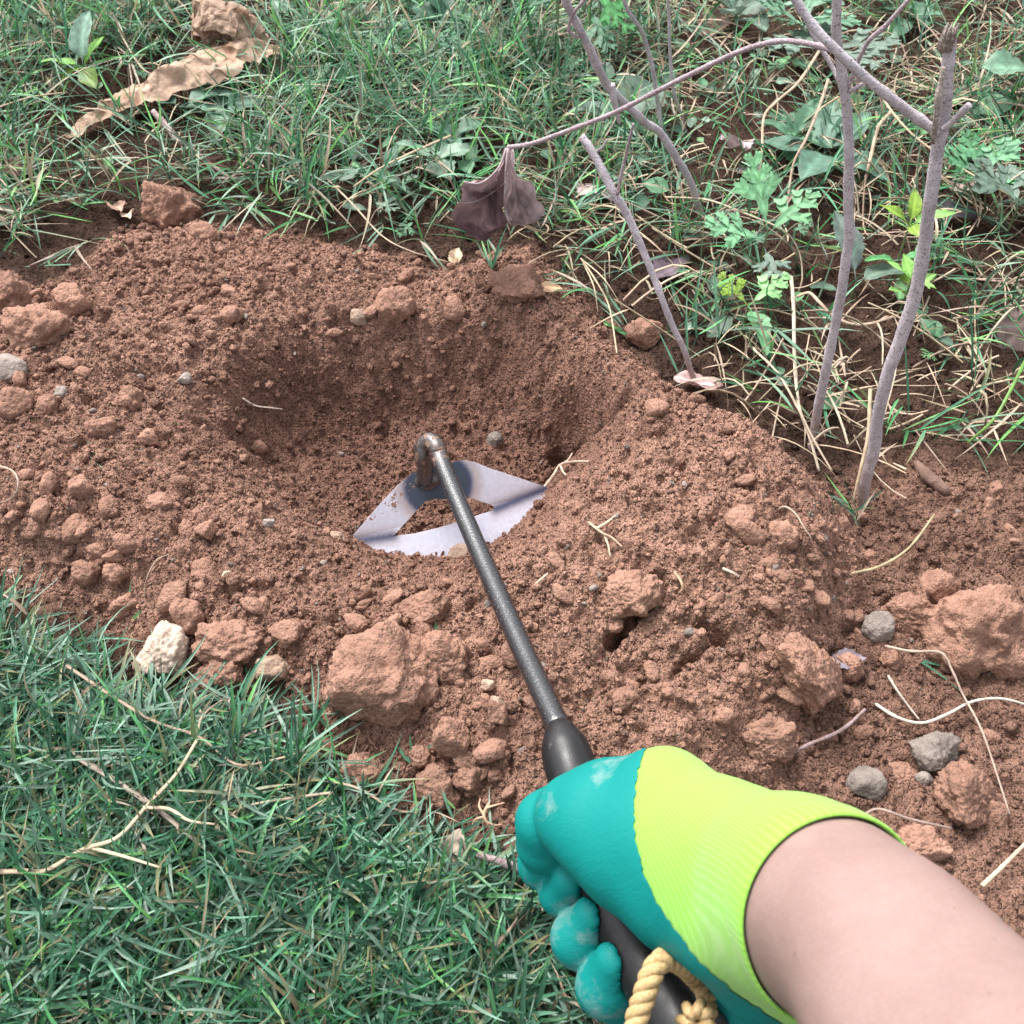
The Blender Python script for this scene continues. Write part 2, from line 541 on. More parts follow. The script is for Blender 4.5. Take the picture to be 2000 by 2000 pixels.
def scatter_lumps(name, label, pos, size, cols, variants, mat, sink=0.35, smooth=True):
    Vs, Fs, Cs, off = [], [], [], 0
    which = rng.integers(0, len(variants), len(pos))
    for k, (V, F) in enumerate(variants):
        ii = np.where(which == k)[0]
        if not len(ii):
            continue
        q = rng.normal(size=(len(ii), 4)); q /= np.linalg.norm(q, axis=1)[:, None]
        a, b, c, d = q.T
        R = np.stack([np.stack([1 - 2 * (c * c + d * d), 2 * (b * c - a * d), 2 * (b * d + a * c)], 1),
                      np.stack([2 * (b * c + a * d), 1 - 2 * (b * b + d * d), 2 * (c * d - a * b)], 1),
                      np.stack([2 * (b * d - a * c), 2 * (c * d + a * b), 1 - 2 * (b * b + c * c)], 1)], 1)
        W = np.einsum('nij,vj->nvi', R, V) * size[ii][:, None, None]
        W[..., 2] *= 0.85
        W = W + pos[ii][:, None, :] + np.array([0, 0, 1]) * (size[ii] * (1 - 2 * sink) * 0.8)[:, None, None]
        Vs.append(W.reshape(-1, 3)); Cs.append(np.repeat(cols[ii], len(V), axis=0))
        Fs.append((F[None] + (off + np.arange(len(ii)) * len(V))[:, None, None]).reshape(-1, 3))
        off += len(ii) * len(V)
    o = link(name, mesh_np(name, np.vstack(Vs), np.vstack(Fs), np.vstack(Cs), smooth, [mat]))
    o['kind'] = 'stuff'; o['label'] = label
    return o

def sample_soil(n, lawn_reject=True, thr=0.5, xr=(-.75, .75), yr=(.2, 1.3)):
    x = rng.uniform(*xr, n); y = rng.uniform(*yr, n)
    f = np.clip(soil_amount(x, y) + 0.6 * bare_amount(x, y) + .10 * (y > .45), 0, 1)
    keep = rng.uniform(0, 1, n) < f
    # only what stands in or near the view
    return x[keep], y[keep]

cx, cy = sample_soil(150000)
kp = in_view(cx, cy, .05)
cx, cy = cx[kp], cy[kp]
clump = sstep(-0.5, 0.5, fbm2(cx, cy, 18, 3, 77))
inh = np.exp(-(((cx - HC[0]) / HR[0]) ** 2 + ((cy - HC[1]) / HR[1]) ** 2) ** 2)
kp = rng.uniform(0, 1, len(cx)) < (0.35 + 0.65 * clump)
cx, cy, inh = cx[kp], cy[kp], inh[kp]
sz = 0.0008 + 0.0013 * rng.uniform(0, 1, len(cx)) ** 1.5 + 0.0022 * (rng.uniform(0, 1, len(cx)) ** 10)
s1, b1 = soil_amount(cx, cy), bare_amount(cx, cy)
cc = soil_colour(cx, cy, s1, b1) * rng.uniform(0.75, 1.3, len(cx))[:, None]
gr = rng.uniform(0, 1, len(cx)) < 0.035
cc[gr] = np.array([.20, .165, .145]) * rng.uniform(.7, 1.4, gr.sum())[:, None]
scatter_lumps('soil_crumbs', 'fine red-brown crumbs strewn over the dug soil',
              np.stack([cx, cy, H(cx, cy)], 1), sz, cc, [lump(1, 100 + k, 0.55, (1, .8, .65), 3) for k in range(8)], M_EARTH, 0.3, False)
cx, cy = sample_soil(11000)
kp = in_view(cx, cy, .03)
cx, cy = cx[kp], cy[kp]
clump = sstep(-0.35, 0.45, fbm2(cx, cy, 11, 3, 78))
inh = np.exp(-(((cx - HC[0]) / HR[0]) ** 2 + ((cy - HC[1]) / HR[1]) ** 2) ** 2)
kp = rng.uniform(0, 1, len(cx)) < (0.12 + 0.88 * clump) * (1 - 0.6 * inh)
cx, cy = cx[kp], cy[kp]
sz = 0.0024 + 0.0036 * rng.uniform(0, 1, len(cx)) ** 2.2
s1, b1 = soil_amount(cx, cy), bare_amount(cx, cy)
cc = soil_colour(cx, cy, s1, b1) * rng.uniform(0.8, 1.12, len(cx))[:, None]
scatter_lumps('soil_granules', 'pea-sized red-brown granules lying on the dug soil',
              np.stack([cx, cy, H(cx, cy)], 1), sz, cc, [lump(2, 200 + k, 0.35, (1, .85, .75), 4) for k in range(10)], M_EARTH, 0.25, True)

# ------------------------------------------------------------------ clods and stones that can be told apart
PALE = np.array([.40, .29, .225]); GREY = np.array([.235, .200, .180]); CLOD = np.array([.275, .158, .117])

def put_lump(name, label, cat, px, py, wpx, hpx, seed, col=CLOD, sub=4, rough=0.28, group=None, turn=None, lift=0.22, facet=7, mat=None, squash=0.8, fine=0.07):
    g = G(px, py)
    t = depth_of(g)
    wd, hd = wpx * t / 2000 / 2, hpx * t / 2000 / 2
    g = G(px, py, hd * lift)
    V, F = lump(sub, seed, rough, (1, 1, 1), facet, fine)
    ext = (V.max(0) - V.min(0)) / 2
    V = (V - (V.max(0) + V.min(0)) / 2) / ext
    a = turn or 0.0
    V = V * np.array([wd, 0.5 * (wd + hd), hd * 1.12])
    if a:
        ca, sa = math.cos(a), math.sin(a)                          # lean in the picture-facing vertical plane
        V = np.stack([V[:, 0] * ca - V[:, 2] * sa, V[:, 1], V[:, 0] * sa + V[:, 2] * ca], 1)
    tone = np.asarray(col)[None] * (1 + 0.18 * fbm3(V / max(wd, hd), 1.6, 3, seed + 5))[:, None]
    o = link(name, mesh_np(name, V, F, tone, True, [mat or M_CLOD]), loc=tuple(g))
    return tag(o, label, cat, group)

CL = [  # label, px, py, w, h, lean
 ('largest crumbly earth clod, low by the hole, between the hoe shaft and the lawn', 752, 1322, 240, 165, -.12),
 ('upright narrow clod leaning beside the largest clod', 885, 1437, 70, 95, .3),
 ('huge rough earth clod beside the bare trodden soil at the picture edge', 1905, 1235, 215, 190, .1),
 ('angular clod wedged above the huge rough clod', 1828, 1150, 82, 80, .2),
 ('rounded clod between the pale grey stone and the huge rough clod', 1775, 1205, 95, 95, -.1),
 ('long smooth slab of earth sliding off the mound toward the bare ground', 1575, 1315, 115, 200, .55),
 ('blocky ochre clod standing alone on the trodden ground by the forearm', 1885, 1560, 120, 145, .3),
 ('block of earth standing in the grass behind the hole', 340, 412, 120, 120, 0),
 ('small rounded clod against the foot of the block in the grass', 395, 462, 66, 46, 0),
 ('big clod at the picture edge beside two rounder clods', 82, 645, 130, 100, .1),
 ('egg-shaped upright clod beside the big clod', 148, 600, 72, 88, .2),
 ('rough clod half out of the picture above the big edge clod', 15, 590, 100, 110, 0),
 ('clod just below the grey stone at the picture edge', 32, 792, 72, 66, 0),
 ('small knobbly clod right beside the clod below the grey stone', 90, 797, 46, 44, 0),
 ('reddish clod behind the white stone at the lawn edge', 372, 1205, 74, 84, .2),
 ('wide low clod next to the white stone at the lawn edge', 445, 1250, 145, 72, .1),
 ('dark rounded clod beneath the wide low clod at the lawn edge', 430, 1322, 110, 84, 0),
 ('squat clod on the spoil above the lawn, first of a pair', 172, 1118, 66, 56, 0),
 ('angular flat-topped clod, second of the pair above the lawn', 230, 1118, 60, 44, .1),
 ('low clod below the pair of clods above the lawn', 243, 1183, 62, 50, -.2),
 ('broad rounded clod above the largest clod', 862, 1290, 105, 100, .1),
 ('wedge-shaped clod in the hole edge below the hoe blade', 832, 1192, 105, 70, -.3),
 ('elongated ridge of earth over a dark crack on the mound', 1225, 1165, 150, 75, .55),
 ('small ragged clod resting on the lawn edge', 632, 1462, 66, 44, .1),
 ('rough clod at the grass edge under the largest clod', 705, 1515, 108, 92, -.1),
 ('dusty clod above the glove by the lawn, taller of two', 858, 1542, 88, 92, .3),
 ('dusty clod above the glove by the lawn, flatter of two', 915, 1520, 72, 62, 0),
 ('round loose ball of earth on the far flank of the mound near the stick', 1530, 1048, 68, 60, 0),
 ('rounded clod on the spoil beside the hole wall', 255, 782, 52, 56, .1),
 ('low clod sunk in the spoil below the rounded clod', 200, 835, 64, 52, 0),
 ('smooth clod near the hole wall and a small white straw', 292, 855, 42, 38, 0),
 ('clod with a dark hollow under it on the spoil', 165, 952, 56, 54, .2),
 ('flat disc-like clod on the near rim of the hole', 315, 982, 64, 36, .1),
 ('smooth oval clod on the near rim of the hole', 400, 1036, 42, 36, 0),
 ('large sunken clod at the far rim of the hole', 770, 590, 90, 60, .1),
 ('crusty clod on the far rim under the purple leaf', 1010, 560, 120, 70, -.1),
 ('clod against the mound foot above the cuff of the glove', 1500, 1445, 115, 85, .2),
 ('crumbly clod beside the long smooth slab of earth', 1655, 1305, 60, 70, .1),
 ('small pointed clod below the rounded clod by the huge one', 1742, 1292, 46, 52, .3),
 ('flat clod at the wrist edge of the glove cuff', 1790, 1655, 130, 60, .3),
 ('clod by the foot of the short leaning twig', 1255, 655, 80, 60, 0),
 ('small clod beside the taller dusty clod', 820, 1480, 46, 52, 0),
 ('tan clod below the largest clod near a grass sprig', 915, 1490, 50, 44, .2),
 ('clod standing up behind the dark shaft on the near slope', 975, 1395, 40, 70, .2),
 ('flattened clod tucked behind the wide low clod', 560, 1240, 70, 46, .1),
]
for k, (lb, px, py, ww, hh, ln) in enumerate(CL):
    big = ww > 60
    put_lump('earth_clod', lb, 'clod', px, py, ww, hh, 300 + k, CLOD * random.uniform(.9, 1.15), 5 if ww > 90 else 4, 0.42, 'named clods around the dug hole', ln, 0.25, facet=5, fine=.10)

ST = [
 ('white stone with a chalky face at the lawn edge', 316, 1278, 108, 118, np.array([.54, .42, .345]), -.25),
 ('pale pinkish triangular stone beside the wide low clod', 533, 1302, 66, 66, np.array([.40, .285, .215]), .3),
 ('smooth grey stone cut by the picture edge', 20, 726, 72, 56, GREY * 1.1, .1),
 ('pale grey knobbly stone between the mound and the rounded clod', 1712, 1228, 64, 70, GREY * 1.05, .1),
 ('flat oval grey stone by the glove cuff', 1690, 1532, 82, 60, GREY * .85, .35),
 ('flat grey stone half buried in the trodden ground', 1830, 1470, 108, 70, GREY * .8, .1),
 ('little grey stone touching the ochre clod', 1805, 1522, 36, 26, GREY * .95, 0),
 ('cream pebble touching the left tip of the hoe blade', 657, 1049, 36, 24, PALE * 1.1, 0),
 ('tan stone lying under the shaft against the blade edge', 900, 1076, 52, 26, PALE * .85, .15),
 ('whitish pebble on the spoil below the grey edge stone', 118, 768, 28, 24, GREY * 1.3, 0),
 ('grey dusty pebble on the spoil above the hole wall', 362, 740, 28, 22, GREY * 1.05, 0),
 ('grey pebble on the hole rim beside the oval clod', 525, 1020, 24, 18, GREY * 1.2, 0),
 ('round pale pebble low on the near slope beside the shaft', 953, 1337, 28, 24, PALE * 1.2, 0),
 ('pale oblong stone above the whitish pebble heap by the shaft', 968, 1380, 36, 60, PALE * .95, -.1),
 ('cream stone on the near slope next to the upright narrow clod', 905, 1483, 44, 34, PALE * 1.1, .3),
 ('dark grey pebble in the hole behind the blade', 966, 862, 32, 34, GREY * .7, 0),
 ('pink-grey pebble on the far slope of the hole', 700, 620, 34, 30, PALE * .8, 0),
 ('grey pebble on the mound near the trodden ground', 1607, 1052, 20, 20, GREY * 1.1, 0),
]
for k, (lb, px, py, ww, hh, c, ln) in enumerate(ST):
    put_lump('stone', lb, 'stone', px, py, ww, hh, 700 + k, c, 5 if ww > 90 else 4, 0.20, None, ln, 0.2, 10, M_STONE, fine=0.075 if ww > 60 and k != 2 else .04)

# alike small clods: individuals sharing a few meshes
LB = 'small red-brown clod lying loose on the dug soil'
small = []
for k in range(14):
    V, F = lump(3, 900 + k, 0.34, (1.15, random.uniform(.6, .95), random.uniform(.5, .8)), 8, 0.12)
    small.append(mesh_np('earth_clod', V, F, np.broadcast_to(CLOD, V.shape) * (1 + 0.15 * fbm3(V, 1.6, 3, k))[:, None], True, [M_CLOD]))
tot = 0
tries = 0
while tot < 210 and tries < 6000:
    tries += 1
    px, py = random.uniform(0, 2000), random.uniform(430, 1650)
    g0 = ground0(px, py)
    xa, ya = np.array([g0[0]]), np.array([g0[1]])
    s = float(soil_amount(xa, ya)[0]); b = float(bare_amount(xa, ya)[0])
    ih = math.exp(-(((g0[0] - HC[0]) / HR[0]) ** 2 + ((g0[1] - HC[1]) / HR[1]) ** 2) ** 2)
    dens = max(s, .45 * b) * (1 - .85 * ih) * float(sstep(-.4, .35, fbm2(xa, ya, 9, 2, 90))[0])
    if random.random() > dens:
        continue
    if 1000 < px and py > 1450 and px < 1750:
        continue
    g = G(px, py)
    r = random.choice([.0042, .005, .0058, .0065, .0075, .009, .0115]) * random.uniform(.85, 1.15)
    o = link('earth_clod', small[tot % 14], loc=(g[0], g[1], float(H(g[0], g[1])[0]) + r * .02))
    o.scale = (r, r, r)
    o.rotation_euler = (random.uniform(-.7, .7), random.uniform(-.7, .7), random.uniform(0, 6.28))
    zone = ('on the trodden bare ground' if s < .5 else 'on the far rim of the hole' if py < 640 else 'on the mound beyond the shaft' if px > 1150 else
            'on the near slope between the blade and the lawn' if py > 1060 else 'on the spoil between the hole and the picture edge' if px < 420 else 'inside the hole')
    kind = 'pea-sized' if r < .0062 else 'marble-sized' if r < .0085 else 'walnut-sized'
    tag(o, f'{kind} red-brown clod lying loose {zone}', 'clod', f'{kind} clods {zone}')
    tot += 1
peb = []
for k in range(5):
    V, F = lump(3, 950 + k, 0.25, (1, random.uniform(.6,.9), .65), 6, .06)
    peb.append(mesh_np('pebble', V, F, np.broadcast_to(GREY * random.uniform(.75, 1.25), V.shape), True, [M_STONE]))
tot = 0
while tot < 36:
    px, py = random.uniform(0, 2000), random.uniform(500, 1650)
    g0 = ground0(px, py)
    if max(float(soil_amount(g0[:1], g0[1:])[0]), .6 * float(bare_amount(g0[:1], g0[1:])[0])) < random.random():
        continue
    g = G(px, py)
    r = random.uniform(.0022, .0045)
    o = link('pebble', peb[tot % 5], loc=(g[0], g[1], float(H(g[0], g[1])[0]) + r * .2))
    o.scale = (r, r, r); o.rotation_euler = (random.uniform(-.5, .5), random.uniform(-.5, .5), random.uniform(0, 6.28))
    zone = 'behind the hoe' if py < 900 else 'on the mound beyond the shaft' if px > 1150 else 'on the spoil in front of the hole'
    tag(o, f'tiny grey pebble lying in the soil {zone}', 'pebble', f'tiny grey pebbles {zone}')
    tot += 1

# ------------------------------------------------------------------ the hoe
def plain(name, col, rough, spec=0.5, metal=0.0):
    m, t, b = nodemat(name)
    b.inputs['Base Color'].default_value = (*col, 1); b.inputs['Roughness'].default_value = rough
    b.inputs['Specular IOR Level'].default_value = spec; b.inputs['Metallic'].default_value = metal
    return m, t, b

hoe = empty('hollow_hoe', 'black handled hollow steel hoe with its bow blade dug into the hole', 'hoe', P(870, 1000, .87))
HOE0 = np.array(hoe.location)

def part(name, V, F, mats, parent=hoe, cols=None, smooth=True, origin=HOE0):
    return link(name, mesh_np(name, np.asarray(V) - origin, F, cols, smooth, mats), parent)

# blade sheet: outline traced on its own tilted plane
Pb0 = P(880, 1000, .872)
a_ax = P(1085, 960, .885) - P(680, 1055, .862); a_ax /= np.linalg.norm(a_ax)
u_ax = np.array([-.09, .66, .75]); u_ax -= a_ax * np.dot(u_ax, a_ax); u_ax /= np.linalg.norm(u_ax)
n_ax = np.cross(a_ax, u_ax); n_ax /= np.linalg.norm(n_ax)
if np.dot(n_ax, np.array([0, 0, CAMH]) - Pb0) < 0:
    n_ax = -n_ax

def on_plate(px, py):
    r = ray(px, py); c = np.array([0, 0, CAMH])
    t = np.dot(Pb0 - c, n_ax) / np.dot(r, n_ax)
    d = c + r * t - Pb0
    return np.array([np.dot(d, a_ax), np.dot(d, u_ax)])

def sheet(outer, hole, thick, fold=None):
    """thick plate from outlines in plate coordinates, with enough points to carry the heat tint"""
    loops = [[Vector((p[0], p[1], 0)) for p in outer]] + ([[Vector((p[0], p[1], 0)) for p in hole]] if hole is not None else [])
    tri = tessellate_polygon(loops)
    pts = [v for l in loops for v in l]
    bm = bmesh.new()
    vv = [bm.verts.new(p) for p in pts]
    for t in tri:
        try:
            bm.faces.new([vv[k] for k in t])
        except ValueError:
            pass
    for _ in range(5):
        es = [e for e in bm.edges if e.calc_length() > .0035]
        if not es:
            break
        bmesh.ops.subdivide_edges(bm, edges=es, cuts=1)
        bmesh.ops.triangulate(bm, faces=bm.faces[:])
    bmesh.ops.recalc_face_normals(bm, faces=bm.faces[:])
    r = bmesh.ops.extrude_face_region(bm, geom=bm.faces[:])
    ex = [g for g in r['geom'] if isinstance(g, bmesh.types.BMVert)]
    for v in ex:
        v.co.z -= thick
    bmesh.ops.recalc_face_normals(bm, faces=bm.faces[:])
    bm.verts.index_update()
    V = np.array([v.co[:] for v in bm.verts]); F = [[v.index for v in f.verts] for f in bm.faces]
    bm.free()
    tri_ = np.array([f for f in F if len(f) == 3]); qd = np.array([f for f in F if len(f) == 4])
    return V, [f for f in (tri_, qd) if len(f)]

def seg_d(p, a, b):
    e = b - a; t = np.clip(((p - a) @ e) / (e @ e), 0, 1)
    return np.linalg.norm(p - a - t[:, None] * e, axis=1)

STEEL = np.array([.62, .62, .73]); BLUE = np.array([.050, .060, .125]); STRW = np.array([.36, .25, .21]); SLATE = np.array([.050, .066, .095])
bendL = (on_plate(676, 1060), on_plate(768, 1046)); bendR = (on_plate(968, 994), on_plate(1072, 952))

def heat(p2):
    c = np.broadcast_to(STEEL, (len(p2), 3)).copy()
    def lay(d, w0, col, k=1.0):
        f = np.clip(k * np.exp(-(d / w0) ** 2), 0, 1)[:, None]
        return c * (1 - f) + col * f
    for a, b in (bendL, bendR):
        d = seg_d(p2, *[np.array(q) for q in (a, b)])
        c = lay(d, .0075, STRW, .55); c = lay(d, .0042, BLUE, .95)
    mid = on_plate(856, 948)
    q = (p2 - mid) / np.array([.033, .03]); r = np.linalg.norm(q, axis=1)
    f = np.exp(-((r - 1.0) / .16) ** 2)[:, None]; c = c * (1 - .6 * f) + STRW * .6 * f
    f = sstep(1.0, .82, r)[:, None]; c = c * (1 - f) + BLUE * f
    f = sstep(.90, .68, r)[:, None]; c = c * (1 - f) + SLATE * f
    return c

M_STEEL, t, b = nodemat('sheet steel with heat tint and soil')
at = N(t, 'ShaderNodeAttribute', attribute_name='tone').outputs['Color']
oc = N(t, 'ShaderNodeTexCoord').outputs['Object']
c = mixc(t, .6, at, ramp(t, noise_n(t, 300, 3, .6, vec=oc), [(.3, .82), (.7, 1.12)]), 'MULTIPLY')
dirt = ramp(t, noise_n(t, 62, 6, .62, vec=oc), [(.635, 0.0), (.665, 1.0)])
at2 = N(t, 'ShaderNodeAttribute', attribute_name='mud').outputs['Fac']
ad = N(t, 'ShaderNodeMath', operation='MAXIMUM'); t.links.new(dirt, ad.inputs[0])
mm = N(t, 'ShaderNodeMath', operation='MULTIPLY_ADD'); t.links.new(noise_n(t, 220, 4, .7, vec=oc), mm.inputs[0]); mm.inputs[1].default_value = 1.6
t.links.new(at2, mm.inputs[2])
mr = ramp(t, mm.outputs[0], [(.98, 0.0), (1.0, 1.0)])
mm2 = N(t, 'ShaderNodeMath', operation='SUBTRACT'); t.links.new(mm.outputs[0], mm2.inputs[0]); mm2.inputs[1].default_value = .75
mr = ramp(t, mm2.outputs[0], [(.40, 0.0), (.46, 1.0)])
t.links.new(mr, ad.inputs[1])
c = mixc(t, ad.outputs[0], c, (.25, .135, .095))
t.links.new(c, b.inputs['Base Color'])
inv = N(t, 'ShaderNodeMath', operation='SUBTRACT'); inv.inputs[0].default_value = .35; t.links.new(ad.outputs[0], inv.inputs[1]); inv.use_clamp = True
t.links.new(inv.outputs[0], b.inputs['Metallic'])
rr = N(t, 'ShaderNodeMath', operation='MULTIPLY_ADD'); t.links.new(ad.outputs[0], rr.inputs[0]); rr.inputs[1].default_value = .5; rr.inputs[2].default_value = .42
t.links.new(rr.outputs[0], b.inputs['Roughness'])
bump(t, b, ad.outputs[0], .5, .0015)

def plate_part(name, outer, hole, thick, off=0.0, tilt=None, parent=hoe):
    o2 = [on_plate(*p) for p in outer]; h2 = [on_plate(*p) for p in hole] if hole else None
    V, F = sheet(o2, h2, thick)
    p2 = V[:, :2].copy()
    zz = V[:, 2] + off
    W = Pb0 + p2[:, :1] * a_ax + p2[:, 1:2] * u_ax + zz[:, None] * n_ax
    if tilt is not None:                                   # the sheet is folded along a line
        a0, b0 = np.array(on_plate(*tilt[0])), np.array(on_plate(*tilt[1]))
        e = (b0 - a0) / np.linalg.norm(b0 - a0); nn = np.array([-e[1], e[0]])
        s = (p2 - a0) @ nn
        s = np.where(s < 0, s, 0)
        W = W + (-s * math.tan(tilt[2]))[:, None] * n_ax
    o = part(name, W, F, [M_STEEL], parent, heat(p2), False)
    mud = sstep(.030, .0, np.linalg.norm(p2 - on_plate(1095, 972), axis=1)) * .75 + .28 * sstep(.03, 0, seg_d(p2, np.array(on_plate(850, 905)), np.array(on_plate(700, 1030))) * 3)
    a_ = o.data.attributes.new('mud', 'FLOAT', 'POINT'); a_.data.foreach_set('value', mud.astype(np.float32))
    return o

low0, low1 = (676, 1062), (1088, 950)
blade = plate_part('blade', [(676, 1062), (738, 990), (775, 950), (806, 925), (850, 910), (905, 899), (925, 902), (960, 916), (1015, 934), (1088, 958),
                   (1092, 985), (1040, 1030), (985, 1062), (930, 1090), (860, 1112), (790, 1118), (730, 1092)],
                  [(768, 1047), (800, 1012), (830, 980), (840, 975), (870, 975), (905, 968), (960, 986), (966, 992), (960, 998), (910, 1014), (860, 1030), (810, 1042)], .0024,
                  tilt=((676, 1056), (1085, 956), .22))

# shaft: hooked neck at the blade then a straight rod
neck = [P(830, 940, .866), P(830, 915, .856), P(826, 890, .849), P(828, 870, .846), P(840, 861, .842), P(853, 874, .836), P(866, 912, .826)]
fer0 = P(1096, 1432, .600)
rod = [P(866, 912, .826), P(935, 1075, .755), P(1016, 1258, .672), fer0]
pa = smooth_path(neck[:-1] + rod, 90)
V, F = tube_np(pa, np.linspace(.0072, .0073, 90), 20, .02, 4)
M_ROD, t, b = plain('black lacquered rod', (.018, .019, .023), .30, .55)
oc = N(t, 'ShaderNodeTexCoord').outputs['Object']
rust = ramp(t, noise_n(t, 190, 5, .7, vec=oc), [(.54, 0.0), (.60, 1.0)])
nearneck = N(t, 'ShaderNodeAttribute', attribute_name='mud').outputs['Fac']
mx = N(t, 'ShaderNodeMath', operation='MULTIPLY'); t.links.new(rust, mx.inputs[0]); t.links.new(nearneck, mx.inputs[1])
flk = ramp(t, noise_n(t, 900, 2, .5, vec=oc), [(.68, 0.0), (.73, 1.0)])
c = mixc(t, flk, (.012, .013, .017), (.30, .28, .29))
c = mixc(t, nearneck, c, (.045, .032, .030))
c = mixc(t, mx.outputs[0], c, (.18, .098, .066))
mi = N(t, 'ShaderNodeMath', operation='MULTIPLY_ADD'); t.links.new(nearneck, mi.inputs[0]); mi.inputs[1].default_value = 0.0; mi.inputs[2].default_value = 0.0; t.links.new(mi.outputs[0], b.inputs['Metallic'])
b.inputs['Specular IOR Level'].default_value = 1.0
t.links.new(c, b.inputs['Base Color'])
rr = ramp(t, noise_n(t, 500, 4, .65, vec=oc), [(.3, .18), (.7, .32)])
mr = mixc(t, mx.outputs[0], rr, (.9, .9, .9)); t.links.new(mr, b.inputs['Roughness'])
bump(t, b, noise_n(t, 520, 4, .7, vec=oc), .35, .0012)
shaft = part('shaft', V, F, [M_ROD])
s_ = np.linalg.norm(V - P(840, 880, .845), axis=1)
a_ = shaft.data.attributes.new('mud', 'FLOAT', 'POINT'); a_.data.foreach_set('value', sstep(.036, .016, s_).astype(np.float32))
# weld bead where the neck meets the sheet
V, F = lump(3, 41, .25, (1, 1, 1), 0)
c0 = P(833, 940, .868)
weld = part('weld_bead', c0 + V * .0095 * np.array([1.2, .9, .8]), F, [M_ROD])
a_ = weld.data.attributes.new('mud', 'FLOAT', 'POINT'); a_.data.foreach_set('value', np.full(len(V), .8, np.float32))

M_RUB, t, b = plain('black rubber grip', (.009, .008, .0095), .40, .42)
oc = N(t, 'ShaderNodeTexCoord').outputs['Object']
dust = ramp(t, noise_n(t, 240, 6, .75, vec=oc), [(.60, 0.0), (.72, .65)])
c = mixc(t, dust, (.009, .008, .0095), (.13, .11, .11)); t.links.new(c, b.inputs['Base Color'])
t.links.new(ramp(t, noise_n(t, 90, 4, .6, vec=oc), [(.3, .34), (.7, .55)]), b.inputs['Roughness'])
bump(t, b, noise_n(t, 900, 2, .5, vec=oc), .15, .0006)
hp = [P(1092, 1424, .604), P(1097, 1440, .598), P(1102, 1458, .594), P(1115, 1500, .586), P(1150, 1610, .567), P(1195, 1740, .548), P(1252, 1862, .528), P(1318, 1980, .508), P(1350, 2036, .498)]
hr = np.array([[.0085], [.0112], [.0138], [.0150], [.0152], [.0158], [.0166], [.0186], [.0200]])
q = smooth_path(np.hstack([np.array(hp), hr]), 60)
V, F = tube_np(q[:, :3], q[:, 3], 40)
grip = part('grip', V, F, [M_RUB])
dirv = q[-1, :3] - q[-2, :3]; dirv /= np.linalg.norm(dirv)
V, F = tube_np([q[-1, :3] - dirv * .004, q[-1, :3] - dirv * .001, q[-1, :3] + dirv * .002, q[-1, :3] + dirv * .004], [.0203, .0212, .0212, .0200], 40)
part('end_ring', V, F, [M_RUB], grip)

# twisted cord tied through the end of the grip
M_CORD, t, b = plain('golden twisted cord', (.45, .31, .16), .65, .3)
oc = N(t, 'ShaderNodeTexCoord').outputs['Object']
t.links.new(ramp(t, noise_n(t, 900, 3, .6, vec=oc), [(.3, (.32, .20, .08)), (.7, (.52, .38, .20))]), b.inputs['Base Color'])
bump(t, b, noise_n(t, 1500, 3, .7, vec=oc), .5, .0008)

def rope(path, n, R, pitch, k=3, ph0=0.0):
    c = smooth_path(path, n)
    T = np.gradient(c, axis=0); ds = np.linalg.norm(T, axis=1); s = np.cumsum(ds); T /= ds[:, None]
    u = np.cross(T[0], [0, 0, 1.0]); u /= np.linalg.norm(u)
    U, W = [], []
    for i in range(n):
        u = u - T[i] * (u @ T[i]); u /= np.linalg.norm(u); U.append(u); W.append(np.cross(T[i], u))
    U, W = np.array(U), np.array(W)
    ps = []
    for j in range(k):
        ph = s / pitch * 2 * np.pi + j * 2 * np.pi / k + ph0
        ps.append(tube_np(c + R * .52 * (np.cos(ph)[:, None] * U + np.sin(ph)[:, None] * W), R * .56, 8))
    return join_np(ps)
cordp = [P(1372, 1925, .497), P(1345, 1895, .484), P(1318, 1876, .474), P(1292, 1876, .467), P(1272, 1905, .462), P(1255, 1955, .459), P(1240, 2010, .457), P(1238, 2090, .456),
         P(1290, 2140, .458), P(1345, 2100, .462), P(1368, 2040, .468)]
V, F, _ = rope(cordp, 260, .0052, .017)
cord = part('hanging_cord', V, F, [M_CORD])
V, F, _ = rope([P(1368, 2040, .468), P(1374, 1995, .474), P(1380, 1965, .480), P(1376, 1935, .488), P(1362, 1908, .496)], 90, .0046, .016, 3, 1.0)
part('cord_tail', V, F, [M_CORD], cord)
kn = []
for k in range(7):
    a = k / 7 * 6.28
    r0, r1 = 10, 34
    pp = [P(1362 + r0 * math.cos(a), 1992 + r0 * math.sin(a), .466), P(1362 + .6 * r1 * math.cos(a + .25), 1992 + .6 * r1 * math.sin(a + .25), .461), P(1362 + r1 * math.cos(a + .45), 1992 + r1 * math.sin(a + .45), .470)]
    kn.append(tube_np(smooth_path(pp, 10), .0026, 8))
V, F, _ = join_np(kn)
part('cord_knot', V, F, [M_CORD], cord)

# ------------------------------------------------------------------ gloved hand and forearm
def smin(a, b, k):
    h = np.clip(.5 + .5 * (b - a) / k, 0, 1)
    return b * (1 - h) + a * h - k * h * (1 - h)

def cone_sd(Q, a, b, ra, rb):
    e = b - a; L2 = e @ e
    t = np.clip(((Q - a) @ e) / L2, 0, 1)
    return np.linalg.norm(Q - a - t[:, None] * e, axis=1) - (ra + (rb - ra) * t)

